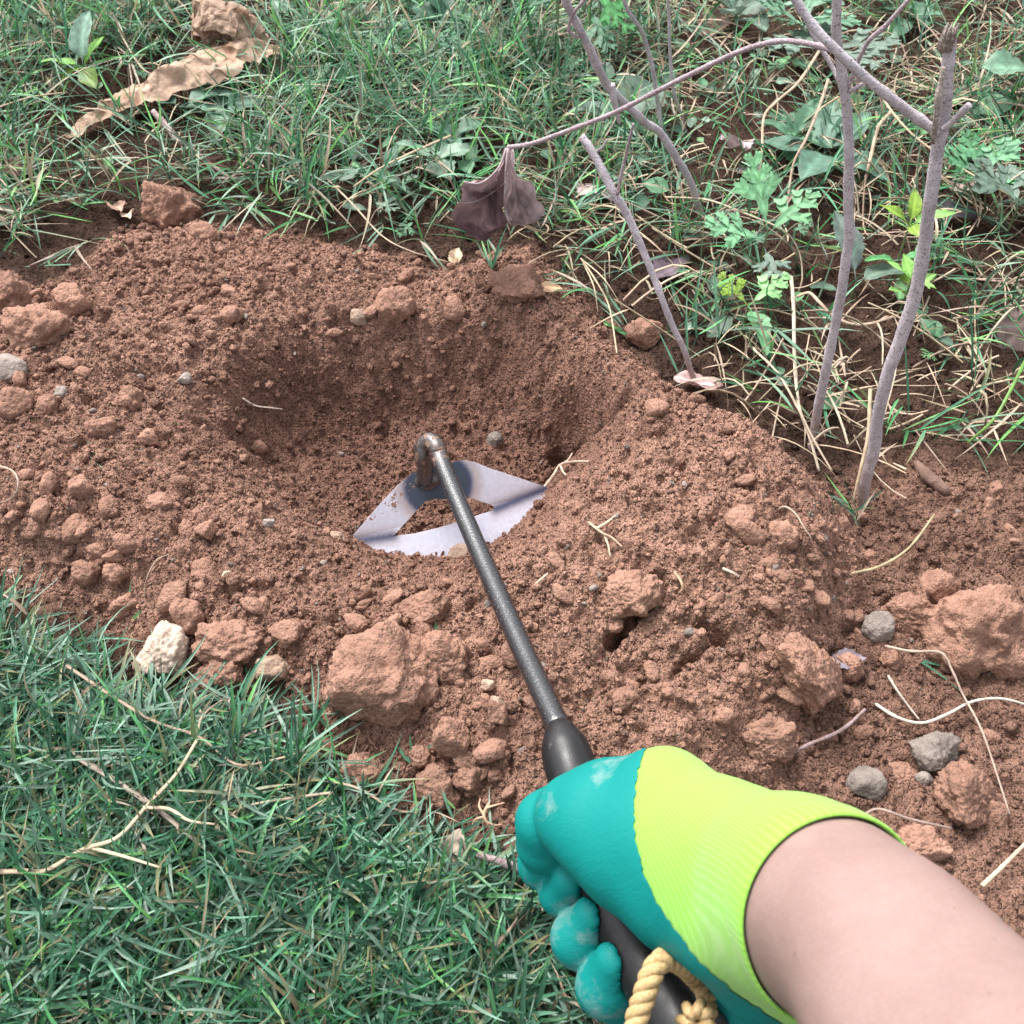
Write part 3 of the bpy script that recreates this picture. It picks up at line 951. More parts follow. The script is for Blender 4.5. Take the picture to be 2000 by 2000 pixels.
def surface_nets(f, lo, hi, res):
    n = np.ceil((np.array(hi) - lo) / res).astype(int) + 1
    ax = [lo[k] + res * np.arange(n[k]) for k in range(3)]
    g = np.stack(np.meshgrid(*ax, indexing='ij'), -1)
    D = f(g.reshape(-1, 3)).reshape(n)
    ins = D < 0
    c = np.zeros(n - 1, int)
    for dx in (0, 1):
        for dy in (0, 1):
            for dz in (0, 1):
                c += ins[dx:n[0] - 1 + dx, dy:n[1] - 1 + dy, dz:n[2] - 1 + dz]
    act = (c > 0) & (c < 8)
    idx = -np.ones(n - 1, int); ii = np.argwhere(act); idx[act] = np.arange(len(ii))
    acc = np.zeros((len(ii), 3)); cnt = np.zeros(len(ii))
    cor = [(x, y, z) for x in (0, 1) for y in (0, 1) for z in (0, 1)]
    for p in cor:
        for k in range(3):
            if p[k] == 0:
                q = list(p); q[k] = 1
                d0 = D[ii[:, 0] + p[0], ii[:, 1] + p[1], ii[:, 2] + p[2]]; d1 = D[ii[:, 0] + q[0], ii[:, 1] + q[1], ii[:, 2] + q[2]]
                m = (d0 < 0) != (d1 < 0)
                t = np.where(m, d0 / np.where(m, d0 - d1, 1), 0)
                pt = np.array(p, float)[None] + t[:, None] * (np.array(q) - np.array(p))[None]
                acc[m] += pt[m]; cnt[m] += 1
    V = lo + res * (ii + acc / cnt[:, None])
    F = []
    for k in range(3):
        a, b = [(1, 2), (2, 0), (0, 1)][k]
        sl0 = [slice(None)] * 3; sl1 = [slice(None)] * 3
        sl0[k] = slice(0, -1); sl1[k] = slice(1, None)
        ch = ins[tuple(sl0)] != ins[tuple(sl1)]
        e = np.argwhere(ch)
        e = e[(e[:, a] > 0) & (e[:, b] > 0) & (e[:, a] < n[a] - 1) & (e[:, b] < n[b] - 1)]
        def cell(da, db):
            q = e.copy(); q[:, a] -= da; q[:, b] -= db
            return idx[q[:, 0], q[:, 1], q[:, 2]]
        qd = np.stack([cell(1, 1), cell(0, 1), cell(0, 0), cell(1, 0)], 1)
        fl = ~ins[tuple(e.T)]
        qd[fl] = qd[fl][:, ::-1]
        F.append(qd)
    return V, np.vstack(F)

def laplace(V, F, it, lam=.5):
    a = np.vstack([F[:, [0, 1]], F[:, [1, 2]], F[:, [2, 3]], F[:, [3, 0]]])
    a = np.vstack([a, a[:, ::-1]])
    cnt = np.bincount(a[:, 0], minlength=len(V))[:, None]
    for k in range(it):
        s = np.stack([np.bincount(a[:, 0], V[a[:, 1], d], len(V)) for d in range(3)], 1)
        V = V + (lam if k % 2 == 0 else -lam * .98) * (s / cnt - V) if it > 4 else V + lam * (s / cnt - V)
    return V

def chain(*pts):
    return [(P(*p[:3]), p[3]) for p in pts]

def chain_sd(Q, ch, k=.004):
    d = None
    for (a, ra), (b, rb) in zip(ch[:-1], ch[1:]):
        e = cone_sd(Q, a, b, ra, rb)
        d = e if d is None else smin(d, e, k)
    return d

WR = (1545, 1775, .425)        # wrist centre
hand_top = chain((1650, 1795, .395, .0405), (1560, 1735, .430, .0365), (1420, 1655, .475, .0285), (1300, 1558, .515, .0225), (1190, 1565, .535, .0185), (1122, 1582, .543, .0165))
hand_low = chain((1545, 1830, .430, .028), (1440, 1800, .462, .0265), (1330, 1745, .492, .0255), (1225, 1672, .515, .0235), (1158, 1622, .530, .0200), (1122, 1606, .540, .0165))
fill = chain((1400, 1700, .478, .030), (1290, 1640, .505, .0275), (1190, 1610, .525, .0215))
heel = chain((1560, 1900, .445, .022), (1480, 1905, .468, .0175), (1400, 1850, .490, .015))
back = chain((1560, 1730, .445, .030), (1430, 1645, .510, .025), (1330, 1570, .550, .022), (1340, 1690, .565, .020), (1400, 1800, .545, .020))
thumb = chain((1098, 1586, .552, .0155), (1068, 1606, .556, .0158), (1064, 1648, .562, .0152))
index = chain((1300, 1560, .575, .015), (1190, 1640, .600, .014), (1110, 1690, .592, .0140), (1062, 1686, .578, .0135), (1066, 1660, .572, .0125))
middle = chain((1330, 1660, .572, .015), (1215, 1730, .590, .0135), (1130, 1752, .578, .0130), (1100, 1742, .568, .0125), (1118, 1712, .556, .0110))
ring = chain((1360, 1740, .566, .0145), (1255, 1830, .572, .0135), (1160, 1850, .560, .0140), (1134, 1833, .550, .0148), (1162, 1786, .540, .0105))
little = chain((1420, 1830, .548, .0135), (1320, 1920, .550, .0130), (1220, 1945, .543, .0140), (1185, 1927, .535, .0150), (1203, 1876, .524, .0105))
lobe = chain((1395, 1925, .520, .012), (1432, 1968, .508, .0125))

def glove_sd(Q):
    d = smin(chain_sd(Q, hand_top, .012), chain_sd(Q, hand_low, .012), .016)
    d = smin(d, chain_sd(Q, fill, .01), .014)
    d = smin(d, chain_sd(Q, back, .01), .012)
    d = smin(d, chain_sd(Q, heel, .01), .012)
    d = smin(d, chain_sd(Q, thumb), .0022)
    for f in (index, middle, ring, little):
        d = smin(d, chain_sd(Q, f), .0018)
    d = smin(d, chain_sd(Q, lobe), .004)
    # the glove never enters the grip: it lies closed against it
    g = cone_chain_grip(Q)
    return np.maximum(d, -(g - .0004))

gpts = q[::4, :3]; grad = q[::4, 3]
def cone_chain_grip(Q):
    d = np.full(len(Q), 9.0)
    for k in range(len(gpts) - 1):
        d = np.minimum(d, cone_sd(Q, gpts[k], gpts[k + 1], grad[k], grad[k + 1]))
    return d

allp = np.array([p for c in (hand_top, hand_low, fill, heel, back, thumb, index, middle, ring, little, lobe) for p, r in c])
GV, GF = surface_nets(glove_sd, allp.min(0) - .042, allp.max(0) + .042, .0016)
GV = laplace(GV, GF, 3, .45)

# the cuff ends on a plane square to the forearm
elbow = np.array([.190, -.058, .412])
wrist = P(1560, 1800, .425)
fax = elbow - wrist; fax /= np.linalg.norm(fax)
cuff_c = P(1592, 1790, .408)

def clip(V, T, sv):
    """the part of a triangle mesh where sv < 0, cut cleanly along sv = 0"""
    neg = sv < 0
    k = neg[T].sum(1)
    keep = [T[k == 3]]
    new, cache, tris = [], {}, []
    def cut(a, b):
        key = (min(a, b), max(a, b))
        if key not in cache:
            t = sv[a] / (sv[a] - sv[b])
            new.append(V[a] + (V[b] - V[a]) * t); cache[key] = len(V) + len(new) - 1
        return cache[key]
    for tri in T[(k == 1) | (k == 2)]:
        tri = list(tri)
        if neg[tri].sum() == 1:
            while not neg[tri[0]]:
                tri = tri[1:] + tri[:1]
            tris.append((tri[0], cut(tri[0], tri[1]), cut(tri[0], tri[2])))
        else:
            while neg[tri[0]]:
                tri = tri[1:] + tri[:1]
            a, b = cut(tri[0], tri[1]), cut(tri[0], tri[2])
            tris += [(a, tri[1], tri[2]), (a, tri[2], b)]
    V2 = np.vstack([V, np.array(new)]) if new else V
    T2 = np.vstack(keep + ([np.array(tris)] if tris else []))
    u, inv = np.unique(T2.ravel(), return_inverse=True)
    return V2[u], inv.reshape(-1, 3)
def tri_normals(V, T):
    n = np.cross(V[T[:, 1]] - V[T[:, 0]], V[T[:, 2]] - V[T[:, 0]])
    r = np.zeros_like(V)
    for k in range(3):
        for d in range(3):
            r[:, d] += np.bincount(T[:, k], n[:, d], len(V))
    return r / (np.linalg.norm(r, axis=1)[:, None] + 1e-12)
GT = np.vstack([GF[:, [0, 1, 2]], GF[:, [0, 2, 3]]])
GV, GT = clip(GV, GT, (GV - cuff_c) @ fax)
cu = np.cross(fax, [0, 0, 1.0]); cu /= np.linalg.norm(cu); cv = np.cross(fax, cu)
e_ = np.sort(np.vstack([GT[:, [0, 1]], GT[:, [1, 2]], GT[:, [2, 0]]]), axis=1)
ue, cn = np.unique(e_, axis=0, return_counts=True)
rim = GV[np.unique(ue[cn == 1])]
cuff_o = rim.mean(0)
ra_ = np.arctan2((rim - cuff_o) @ cv, (rim - cuff_o) @ cu); rr_ = np.hypot((rim - cuff_o) @ cv, (rim - cuff_o) @ cu)
o_ = np.argsort(ra_); ra_, rr_ = ra_[o_], rr_[o_]
def cuff_r(a):
    return np.interp(a, np.concatenate([ra_ - 2 * np.pi, ra_, ra_ + 2 * np.pi]), np.concatenate([rr_, rr_, rr_]))

def project(V):
    d = V[:, 1] * cp + (CAMH - V[:, 2]) * sp_
    y = V[:, 1] * sp_ - (CAMH - V[:, 2]) * cp
    return 1000 + 2000 * V[:, 0] / d, 1000 - 2000 * y / d
# the dipped edge, as a curtain through the glove that runs round its side
edge = np.array([(1275, 1380), (1262, 1466), (1246, 1510), (1238, 1580), (1243, 1640), (1260, 1710), (1285, 1760), (1320, 1815), (1370, 1880), (1440, 1940), (1500, 1978), (1545, 2010), (1600, 2060), (1700, 2200)], float)
def knit_side(V):
    ex, ey = project(V)
    ys, xs = edge[:, 1], edge[:, 0]
    xe = np.interp(ey, ys, xs)
    slope = np.interp(ey, ys, np.gradient(xs, ys))
    return (ex - xe) / np.sqrt(1 + slope ** 2) + 2.6 * noise2(ey / 7.0, ex * 0, 71)
ks = knit_side(GV)

person = None
fp = np.array([P(1500, 1745, .447), cuff_o - fax * .025, cuff_o, cuff_o + fax * .035, wrist + fax * .11, wrist + fax * .17, elbow, elbow + np.array([.02, -.05, .03]), np.array([.215, -.20, .56]), np.array([.215, -.25, .66])])
fr = np.array([.020, .0285, .0340, .0390, .0440, .0460, .0450, .045, .044, .050])
qq = smooth_path(np.hstack([fp, fr[:, None]]), 90)
V, F = tube_np(qq[:, :3], qq[:, 3], 64, 0, 0, 1.0)
sa_ = (V - cuff_o) @ fax; ia_ = (V - cuff_o) @ cu; ja_ = (V - cuff_o) @ cv
ri_ = np.hypot(ia_, ja_); tgt = cuff_r(np.arctan2(ja_, ia_)) - .0017
wgt = sstep(.075, .0, np.abs(sa_ - .002)) * (np.linalg.norm(V - cuff_o, axis=1) < .12)
sc_ = 1 + wgt * (np.minimum(tgt, 9) / np.maximum(ri_, 1e-4) - 1)
sc_ = np.where(sa_ < -.004, np.minimum(sc_, .93), sc_)
V = V + ((sc_ - 1) * ia_)[:, None] * cu + ((sc_ - 1) * ja_)[:, None] * cv
V = V + 0.0008 * np.stack([fbm3(V, 22, 2, 5), fbm3(V, 22, 2, 6), fbm3(V, 22, 2, 7)], 1)
M_SKIN, t, b = nodemat('bare skin')
oc = N(t, 'ShaderNodeTexCoord').outputs['Object']
c = ramp(t, noise_n(t, 22, 5, .6, vec=oc), [(.3, (.245, .162, .146)), (.7, (.288, .193, .175))])
c = mixc(t, .7, c, ramp(t, noise_n(t, 420, 4, .65, vec=oc), [(.3, .90), (.7, 1.07)]), 'MULTIPLY')
c = mixc(t, .4, c, ramp(t, noise_n(t, 75, 4, .6, vec=oc), [(.35, (.88, .84, .82)), (.65, (1.06, 1.06, 1.05))]), 'MULTIPLY')
fr_ = ramp(t, noise_n(t, 260, 1, .4, vec=oc), [(.76, 0.0), (.80, .55)])
c = mixc(t, fr_, c, (.13, .07, .055))
t.links.new(c, b.inputs['Base Color'])
b.inputs['Roughness'].default_value = .55; b.inputs['Specular IOR Level'].default_value = .35
b.inputs['Subsurface Weight'].default_value = .25; b.inputs['Subsurface Radius'].default_value = (.006, .0025, .0015); b.inputs['Subsurface Scale'].default_value = 1.0
vo = N(t, 'ShaderNodeTexVoronoi'); vo.feature = 'DISTANCE_TO_EDGE'; vo.inputs['Scale'].default_value = 700; t.links.new(oc, vo.inputs['Vector'])
p = bump(t, b, vo.outputs['Distance'], .22, .0006)
p = bump(t, b, noise_n(t, 1500, 3, .6, vec=oc), .15, .0005, p)
bump(t, b, noise_n(t, 28, 3, .5, vec=oc), .25, .004, p)
person = link('person', mesh_np('person', V - wrist, F, None, True, [M_SKIN]), loc=tuple(wrist))
tag(person, 'bare forearm reaching in, its hand in a teal and lime work glove gripping the hoe', 'person')

M_DIP, t, b = nodemat('teal latex dip')
oc = N(t, 'ShaderNodeTexCoord').outputs['Object']
n1 = noise_n(t, 55, 6, .68, vec=oc)
am = N(t, 'ShaderNodeAttribute', attribute_name='mud').outputs['Fac']
md = N(t, 'ShaderNodeMath', operation='ADD'); t.links.new(n1, md.inputs[0]); t.links.new(am, md.inputs[1])
f = ramp(t, md.outputs[0], [(.68, 0.0), (.86, .5)])
c = mixc(t, f, (.001, .180, .168), (.22, .29, .28))
t.links.new(c, b.inputs['Base Color'])
b.inputs['Roughness'].default_value = .6; b.inputs['Specular IOR Level'].default_value = .22
p = bump(t, b, noise_n(t, 1100, 3, .6, vec=oc), .22, .0006)
cr2 = N(t, 'ShaderNodeMapping'); cr2.inputs['Scale'].default_value = (1, 2.6, .7); cr2.inputs['Rotation'].default_value = (.4, .3, .7); t.links.new(oc, cr2.inputs['Vector'])
p = bump(t, b, ramp(t, noise_n(t, 85, 4, .55, vec=cr2.outputs[0]), [(.40, 0.0), (.5, 1.0), (.60, 0.0)]), .10, .0014, p)

M_KNIT, t, b = nodemat('lime knit')
ng = N(t, 'ShaderNodeNewGeometry')
cr = N(t, 'ShaderNodeAttribute', attribute_name='rows').outputs['Vector']
sx = N(t, 'ShaderNodeSeparateXYZ'); t.links.new(cr, sx.inputs[0])
def sine(src, f):
    m1 = N(t, 'ShaderNodeMath', operation='MULTIPLY'); t.links.new(src, m1.inputs[0]); m1.inputs[1].default_value = f
    m2 = N(t, 'ShaderNodeMath', operation='SINE'); t.links.new(m1.outputs[0], m2.inputs[0]); return m2.outputs[0]
s1_ = sine(sx.outputs[0], 2 * math.pi / .0014); s2_ = sine(sx.outputs[1], 2 * math.pi / .0011)
ml = N(t, 'ShaderNodeMath', operation='MULTIPLY'); t.links.new(s1_, ml.inputs[0]); t.links.new(s2_, ml.inputs[1])
sm = N(t, 'ShaderNodeMath', operation='MULTIPLY_ADD'); t.links.new(s1_, sm.inputs[0]); sm.inputs[1].default_value = .6; t.links.new(ml.outputs[0], sm.inputs[2])
c = ramp(t, sm.outputs[0], [(0.0, (.205, .47, .050)), (.9, (.270, .55, .105))])
t.links.new(c, b.inputs['Base Color'])
b.inputs['Roughness'].default_value = .8; b.inputs['Specular IOR Level'].default_value = .2
b.inputs['Sheen Weight'].default_value = .2
bump(t, b, sm.outputs[0], .32, .0005)

def vnormals(V, F):
    n = np.cross(V[F[:, 2]] - V[F[:, 0]], V[F[:, 3]] - V[F[:, 1]])
    r = np.zeros_like(V)
    for k in range(4):
        for d in range(3):
            r[:, d] += np.bincount(F[:, k], n[:, d], len(V))
    return r / (np.linalg.norm(r, axis=1)[:, None] + 1e-12)
# the dip swells a little over the knit and is cut along the dipped edge
VN = tri_normals(GV, GT)
dV = GV + VN * (.0008 * sstep(14, -4, ks))[:, None]
gv, gt = clip(dV, GT, ks)
glove = link('glove', mesh_np('glove', gv - wrist, gt, None, True, [M_DIP]), person)
dd = np.min([np.linalg.norm(gv - p, axis=1) - r for p, r in ((ring[3][0], .020), (little[3][0], .016), (ring[2][0], .016), (index[3][0], .012), (P(1190, 1490, .52), .010), (P(1040, 1570, .53), .010))], axis=0)
a_ = glove.data.attributes.new('mud', 'FLOAT', 'POINT'); a_.data.foreach_set('value', (.24 * sstep(.012, -.004, dd)).astype(np.float32))
kv, kt = clip(GV, GT, -ks - 10)
knit = link('knit_back', mesh_np('knit_back', kv - wrist, kt, None, True, [M_KNIT]), glove)
rows = np.stack([(kv - cuff_c) @ fax + .012 * np.cos(np.linalg.norm(kv - cuff_c, axis=1) * 9), (kv - cuff_c) @ np.cross(fax, [0, 0, 1.0]), kv[:, 2]], 1)
a_ = knit.data.attributes.new('rows', 'FLOAT_VECTOR', 'POINT'); a_.data.foreach_set('vector', rows.astype(np.float32).ravel())
# rolled cuff: a band round the forearm where the knit ends
bins = np.linspace(-np.pi, np.pi, 97); nb = 96
cr_ = cuff_r(bins[:-1]); cr_ = np.convolve(np.concatenate([cr_[-3:], cr_, cr_[:3]]), np.ones(5) / 5, 'same')[3:-3]
prof = [(-.012, -.0005), (-.0085, .0003), (-.004, .0006), (.001, .0008), (.004, .0009), (.0056, .0006), (.0062, -.0001), (.0056, -.0008), (.003, -.0011), (-.006, -.0011)]
CVv = np.array([cuff_o + fax * sh + (np.cos(a) * cu + np.sin(a) * cv) * (r0 + of) for a, r0 in zip(bins[:-1], cr_) for sh, of in prof])
m = len(prof)
ii_, jj_ = [q_.ravel() for q_ in np.meshgrid(np.arange(nb), np.arange(m - 1), indexing='ij')]
i2 = (ii_ + 1) % nb
cuffo = link('cuff', mesh_np('cuff', CVv - wrist, np.stack([ii_ * m + jj_, i2 * m + jj_, i2 * m + jj_ + 1, ii_ * m + jj_ + 1], 1), None, True, [M_KNIT]), glove)
rows = np.stack([np.full(nb * m, .00005), np.repeat(bins[:-1], m) * .012, CVv[:, 2]], 1)
a_ = cuffo.data.attributes.new('rows', 'FLOAT_VECTOR', 'POINT'); a_.data.foreach_set('vector', rows.astype(np.float32).ravel())

# ------------------------------------------------------------------ grass: shoots with alternating blades
def nrm(v):
    return v / (np.linalg.norm(v, axis=-1, keepdims=True) + 1e-12)

def blades_np(base, dirn, L, W, droop, col0, col1, segs=6, fold=.35, zmin=.0012, twist=None):
    """many folded strips at once; colours run from col0 at the base to col1 at the tip"""
    B = len(base)
    s = np.linspace(0, 1, segs + 1)
    p = base[:, None, :] + dirn[:, None, :] * (L[:, None] * s)[..., None]
    p[..., 2] -= (droop * L)[:, None] * s[None] ** 2
    side = np.cross(dirn, np.array([0, 0, 1.0])) + rng.normal(size=(B, 3)) * .25
    side = nrm(side)
    swing = rng.normal(size=B) * .18
    p = p + side[:, None, :] * (swing * L)[:, None, None] * (s ** 2)[None, :, None]
    wv = np.minimum(1, .45 + s * 4) * (1 - s ** 2.4)
    nn = nrm(np.cross(side, dirn))
    hw = (W[:, None] * wv[None])[..., None] * .5
    l = p - side[:, None] * hw + nn[:, None] * hw * fold
    r = p + side[:, None] * hw + nn[:, None] * hw * fold
    V = np.stack([l, p, r], 2).reshape(-1, 3)
    zg = macro(V[:, 0], V[:, 1]) + zmin
    V[:, 2] = np.maximum(V[:, 2], zg)
    n = segs + 1
    k = np.arange(segs)
    q = np.concatenate([np.stack([k * 3, k * 3 + 1, k * 3 + 4, k * 3 + 3], 1), np.stack([k * 3 + 1, k * 3 + 2, k * 3 + 5, k * 3 + 4], 1)])
    F = (q[None] + (np.arange(B) * n * 3)[:, None, None]).reshape(-1, 4)
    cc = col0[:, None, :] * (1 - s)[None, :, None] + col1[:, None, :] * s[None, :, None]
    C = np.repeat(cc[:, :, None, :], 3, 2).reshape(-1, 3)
    return V, F, C

def stems_np(p0, p1, sag, r, col):
    """thin three-sided runners"""
    B = len(p0); s = np.linspace(0, 1, 6)
    p = p0[:, None] * (1 - s)[None, :, None] + p1[:, None] * s[None, :, None]
    p[..., 2] += (sag[:, None] * (s * (1 - s) * 4)[None])
    d = nrm(p1 - p0); u = nrm(np.cross(d, [0, 0, 1.0])); v = np.cross(d, u)
    ring = []
    for a in (0, 2.1, 4.2):
        ring.append(p + (u * math.cos(a) + v * math.sin(a))[:, None, :] * r[:, None, None])
    V = np.stack(ring, 2).reshape(-1, 3)
    V[:, 2] = np.maximum(V[:, 2], macro(V[:, 0], V[:, 1]) + .0005)
    k = np.arange(5)
    q = np.concatenate([np.stack([k * 3 + a, k * 3 + (a + 1) % 3, (k + 1) * 3 + (a + 1) % 3, (k + 1) * 3 + a], 1) for a in range(3)])
    F = (q[None] + (np.arange(B) * 18)[:, None, None]).reshape(-1, 4)
    return V, F, np.repeat(col, 18, axis=0)

GREENS = np.array([[.030, .098, .056], [.040, .125, .072], [.062, .142, .094], [.125, .195, .150], [.046, .160, .058], [.10, .25, .07], [.024, .066, .042]])
def green(n, pw=(.26, .24, .17, .12, .11, .03, .07)):
    c = GREENS[rng.choice(len(GREENS), n, p=np.array(pw) / sum(pw))]
    return c * rng.uniform(.75, 1.25, n)[:, None]
def tan(n):
    return np.array([.42, .325, .235]) * rng.uniform(.6, 1.25, n)[:, None] * (1 + rng.normal(size=(n, 3)) * .04)

def turf(name, label, x, y, hl=(.015, .04), bl=(.018, .05), bw=.0024, nb=6, incl=(.25, 1.1), dead=.07, lift=(.0, .012), greens=None, segs=5):
    n = len(x)
    z = macro(x, y)
    p0 = np.stack([x, y, z + rng.uniform(*lift, n)], 1)
    az = rng.uniform(0, 2 * np.pi, n); el = rng.uniform(*incl, n)
    d = np.stack([np.cos(az) * np.cos(el), np.sin(az) * np.cos(el), np.sin(el)], 1)
    L = rng.uniform(*hl, n)
    p1 = p0 + d * L[:, None]
    parts = [stems_np(p0, p1, rng.normal(size=n) * .002, np.full(n, .00055), np.where((rng.uniform(size=n) < .35)[:, None], tan(n), green(n)))]
    k = nb
    rep = np.repeat(np.arange(n), k)
    m = n * k
    t = np.tile(np.linspace(.12, 1, k), n) + rng.normal(size=m) * .04
    b = p0[rep] + d[rep] * (L[rep] * t)[:, None]
    sd = np.where(np.tile(np.arange(k) % 2, n) == 0, 1, -1)
    fan = rng.uniform(.35, 1.15, m) * sd
    u = nrm(np.cross(d[rep], np.array([0, 0, 1.0]))); vv = np.cross(u, d[rep])
    roll = rng.uniform(0, np.pi, n)[rep]
    ax = u * np.cos(roll)[:, None] + vv * np.sin(roll)[:, None]
    bd = nrm(d[rep] * np.cos(fan)[:, None] + ax * np.sin(fan)[:, None] + rng.normal(size=(m, 3)) * .12)
    bd[:, 2] = np.where(bd[:, 2] < -.25, -bd[:, 2] * .4, bd[:, 2])
    bd = nrm(bd)
    col = green(m) if greens is None else greens(m)
    dd = rng.uniform(size=m) < dead
    col[dd] = tan(dd.sum()) * .9
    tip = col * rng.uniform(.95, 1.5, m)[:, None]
    brown = rng.uniform(size=m) < .12
    tip[brown] = np.array([.28, .24, .12])
    keep = rng.uniform(size=m) < .9
    b, bd, col, tip = b[keep], bd[keep], col[keep], tip[keep]
    m = len(b)
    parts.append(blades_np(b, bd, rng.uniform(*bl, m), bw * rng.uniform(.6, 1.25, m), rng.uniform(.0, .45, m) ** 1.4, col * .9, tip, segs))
    V, F, C = join_np(parts)
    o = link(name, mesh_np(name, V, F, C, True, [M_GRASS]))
    o['kind'] = 'stuff'; o['label'] = label
    return o

def sample(n, xr, yr, dens):
    x = rng.uniform(*xr, n); y = rng.uniform(*yr, n)
    k = in_view(x, y) & (rng.uniform(size=n) < dens(x, y))
    return x[k], y[k]

def d_lawn(x, y):
    sd = sdist(LAWN, x, y) + .014 * fbm2(x, y, 30, 3, 15)
    return sstep(.012, .05, sd) * (.78 + .22 * sstep(-.3, .2, fbm2(x, y, 22, 2, 16)))
def lawn_green(n):
    return green(n, (.26, .22, .14, .16, .14, .03, .10)) * rng.uniform(.9, 1.7, n)[:, None]
x, y = sample(15000, (-.5, .35), (.03, .52), d_lawn)
print('lawn shoots', len(x))
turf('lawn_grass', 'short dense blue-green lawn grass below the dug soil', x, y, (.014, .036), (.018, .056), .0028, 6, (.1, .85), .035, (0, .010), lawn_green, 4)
def lawn_tan(m):
    return tan(m) * .62
x, y = sample(2600, (-.5, .35), (.03, .52), lambda x, y: d_lawn(x, y) * (.25 + .75 * sstep(.25, .02, sdist(LAWN, x, y))))
turf('lawn_thatch', 'dry tan thatch showing between the lawn grass', x, y, (.015, .04), (.015, .04), .0016, 3, (.0, .35), .9, (0, .006), lawn_tan)

def upper(x, y):
    """distance behind the dug soil, positive on the turf side"""
    s = np.maximum(sdist(SOIL, x, y), sdist(BARE, x, y))
    return np.where(y > .45, -s, -1.0)
XS = lambda x, y: 1000 + 2000 * x / (y * cp + CAMH * sp_)       # how far across a spot lies, seen from the digger
CLEAR = [(ground0(a, b), r) for a, b, r in ((180, 215, .05), (250, 210, .05), (320, 175, .05), (390, 145, .05), (450, 120, .05), (510, 115, .04), (430, 80, .06), (170, 200, .04), (350, 280, .045), (390, 260, .05),
         (450, 265, .04), (340, 420, .04), (1480, 560, .05), (1450, 660, .035), (1740, 580, .045), (1430, 85, .05), (1560, 120, .05), (1600, 190, .05), (1600, 360, .045), (1900, 420, .05), (1540, 320, .04), (1210, 290, .04), (1450, 300, .05), (870, 90, .04), (800, 120, .04), (950, 470, .03))]
def wild_green(n):
    return green(n, (.16, .18, .16, .18, .20, .09, .05)) * rng.uniform(.9, 1.9, n)[:, None] * np.array([1.0, 1.06, .95])
def d_wild(x, y):
    u = upper(x, y)
    px = XS(x, y)
    a = sstep(-.005, .03, u)
    left = 1 - .72 * sstep(1050, 1400, px)
    patch = .25 + .75 * sstep(-.35, .25, fbm2(x, y, 9, 3, 21))
    bald = 1 - .75 * sstep(.085, .0, u) * sstep(700, 350, px)    # crumbs spill out over the grass there
    keep = np.ones_like(x)
    for q, rad in CLEAR:
        keep *= 1 - .88 * np.exp(-((x - q[0]) ** 2 + (y - q[1]) ** 2) / rad ** 2)
    return a * left * patch * bald * keep
x, y = sample(11500, (-1., 1.05), (.5, 1.75), d_wild)
print('wild shoots', len(x))
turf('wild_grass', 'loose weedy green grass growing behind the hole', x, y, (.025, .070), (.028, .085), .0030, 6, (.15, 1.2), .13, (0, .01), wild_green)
xo = rng.uniform(-1.9, 1.9, 9000); yo = rng.uniform(-.6, 2.6, 9000)
lawn_ = sdist(LAWN, xo, yo) > .02
ko = ~in_view(xo, yo, .055) & (lawn_ | (upper(xo, yo) > .02) | (yo < .1) & (xo < .1) | (np.abs(xo) > .9)) & (rng.uniform(size=9000) < .25 + .75 * sstep(-.4, .2, fbm2(xo, yo, 5, 2, 24)))
ko &= np.hypot(xo, (yo - .7) * .8) < 1.9
print('outer shoots', ko.sum())
turf('meadow_grass', 'green grass going on around the dug place', xo[ko], yo[ko], (.02, .07), (.035, .09), .0046, 4, (.15, 1.1), .1, (0, .01), wild_green, 3)
def d_bare(x, y):
    b = sdist(BARE, x, y); px = XS(x, y)
    return sstep(-.03, .02, b) * sstep(.16, .02, np.abs(b)) * .16 * sstep(.42, .55, y) * sstep(-.1, .3, fbm2(x, y, 12, 2, 23)) + .0
x, y = sample(9000, (.2, .8), (.3, .9), d_bare)
turf('sparse_grass', 'sparse grass sprigs at the edge of the trodden bare ground', x, y, (.015, .04), (.02, .05), .0024, 5, (.2, 1.1), .15)
# dry stalks matted through the weeds
def d_dry(x, y):
    u = upper(x, y); px = XS(x, y)
    return sstep(0, .03, u) * (.30 + 1.0 * sstep(1000, 1350, px)) * (.3 + .7 * sstep(-.3, .3, fbm2(x, y, 7, 2, 27)))
x, y = sample(3600, (-1, 1.05), (.5, 1.75), d_dry)
n = len(x)
az = rng.uniform(0, 6.28, n); L = rng.uniform(.02, .10, n)
p0 = np.stack([x, y, macro(x, y) + rng.uniform(.001, .018, n)], 1)
p1 = p0 + np.stack([np.cos(az) * L, np.sin(az) * L, rng.uniform(-.008, .03, n)], 1)
V1 = stems_np(p0, p1, rng.normal(size=n) * .016, rng.uniform(.0006, .0014, n), tan(n) * 1.15)
m = n
bd = nrm(np.stack([np.cos(az + 1.3), np.sin(az + 1.3), rng.uniform(-.1, .6, m)], 1))
V2 = blades_np(p0 + (p1 - p0) * rng.uniform(.2, .9, m)[:, None], bd, rng.uniform(.02, .07, m), rng.uniform(.0012, .0026, m), rng.uniform(0, .5, m), tan(m), tan(m) * 1.1)
V, F, C = join_np([V1, V2])
o = link('dry_grass', mesh_np('dry_grass', V, F, C, True, [M_STRAW])); o['kind'] = 'stuff'; o['label'] = 'matted dry tan stalks lying among the weeds'

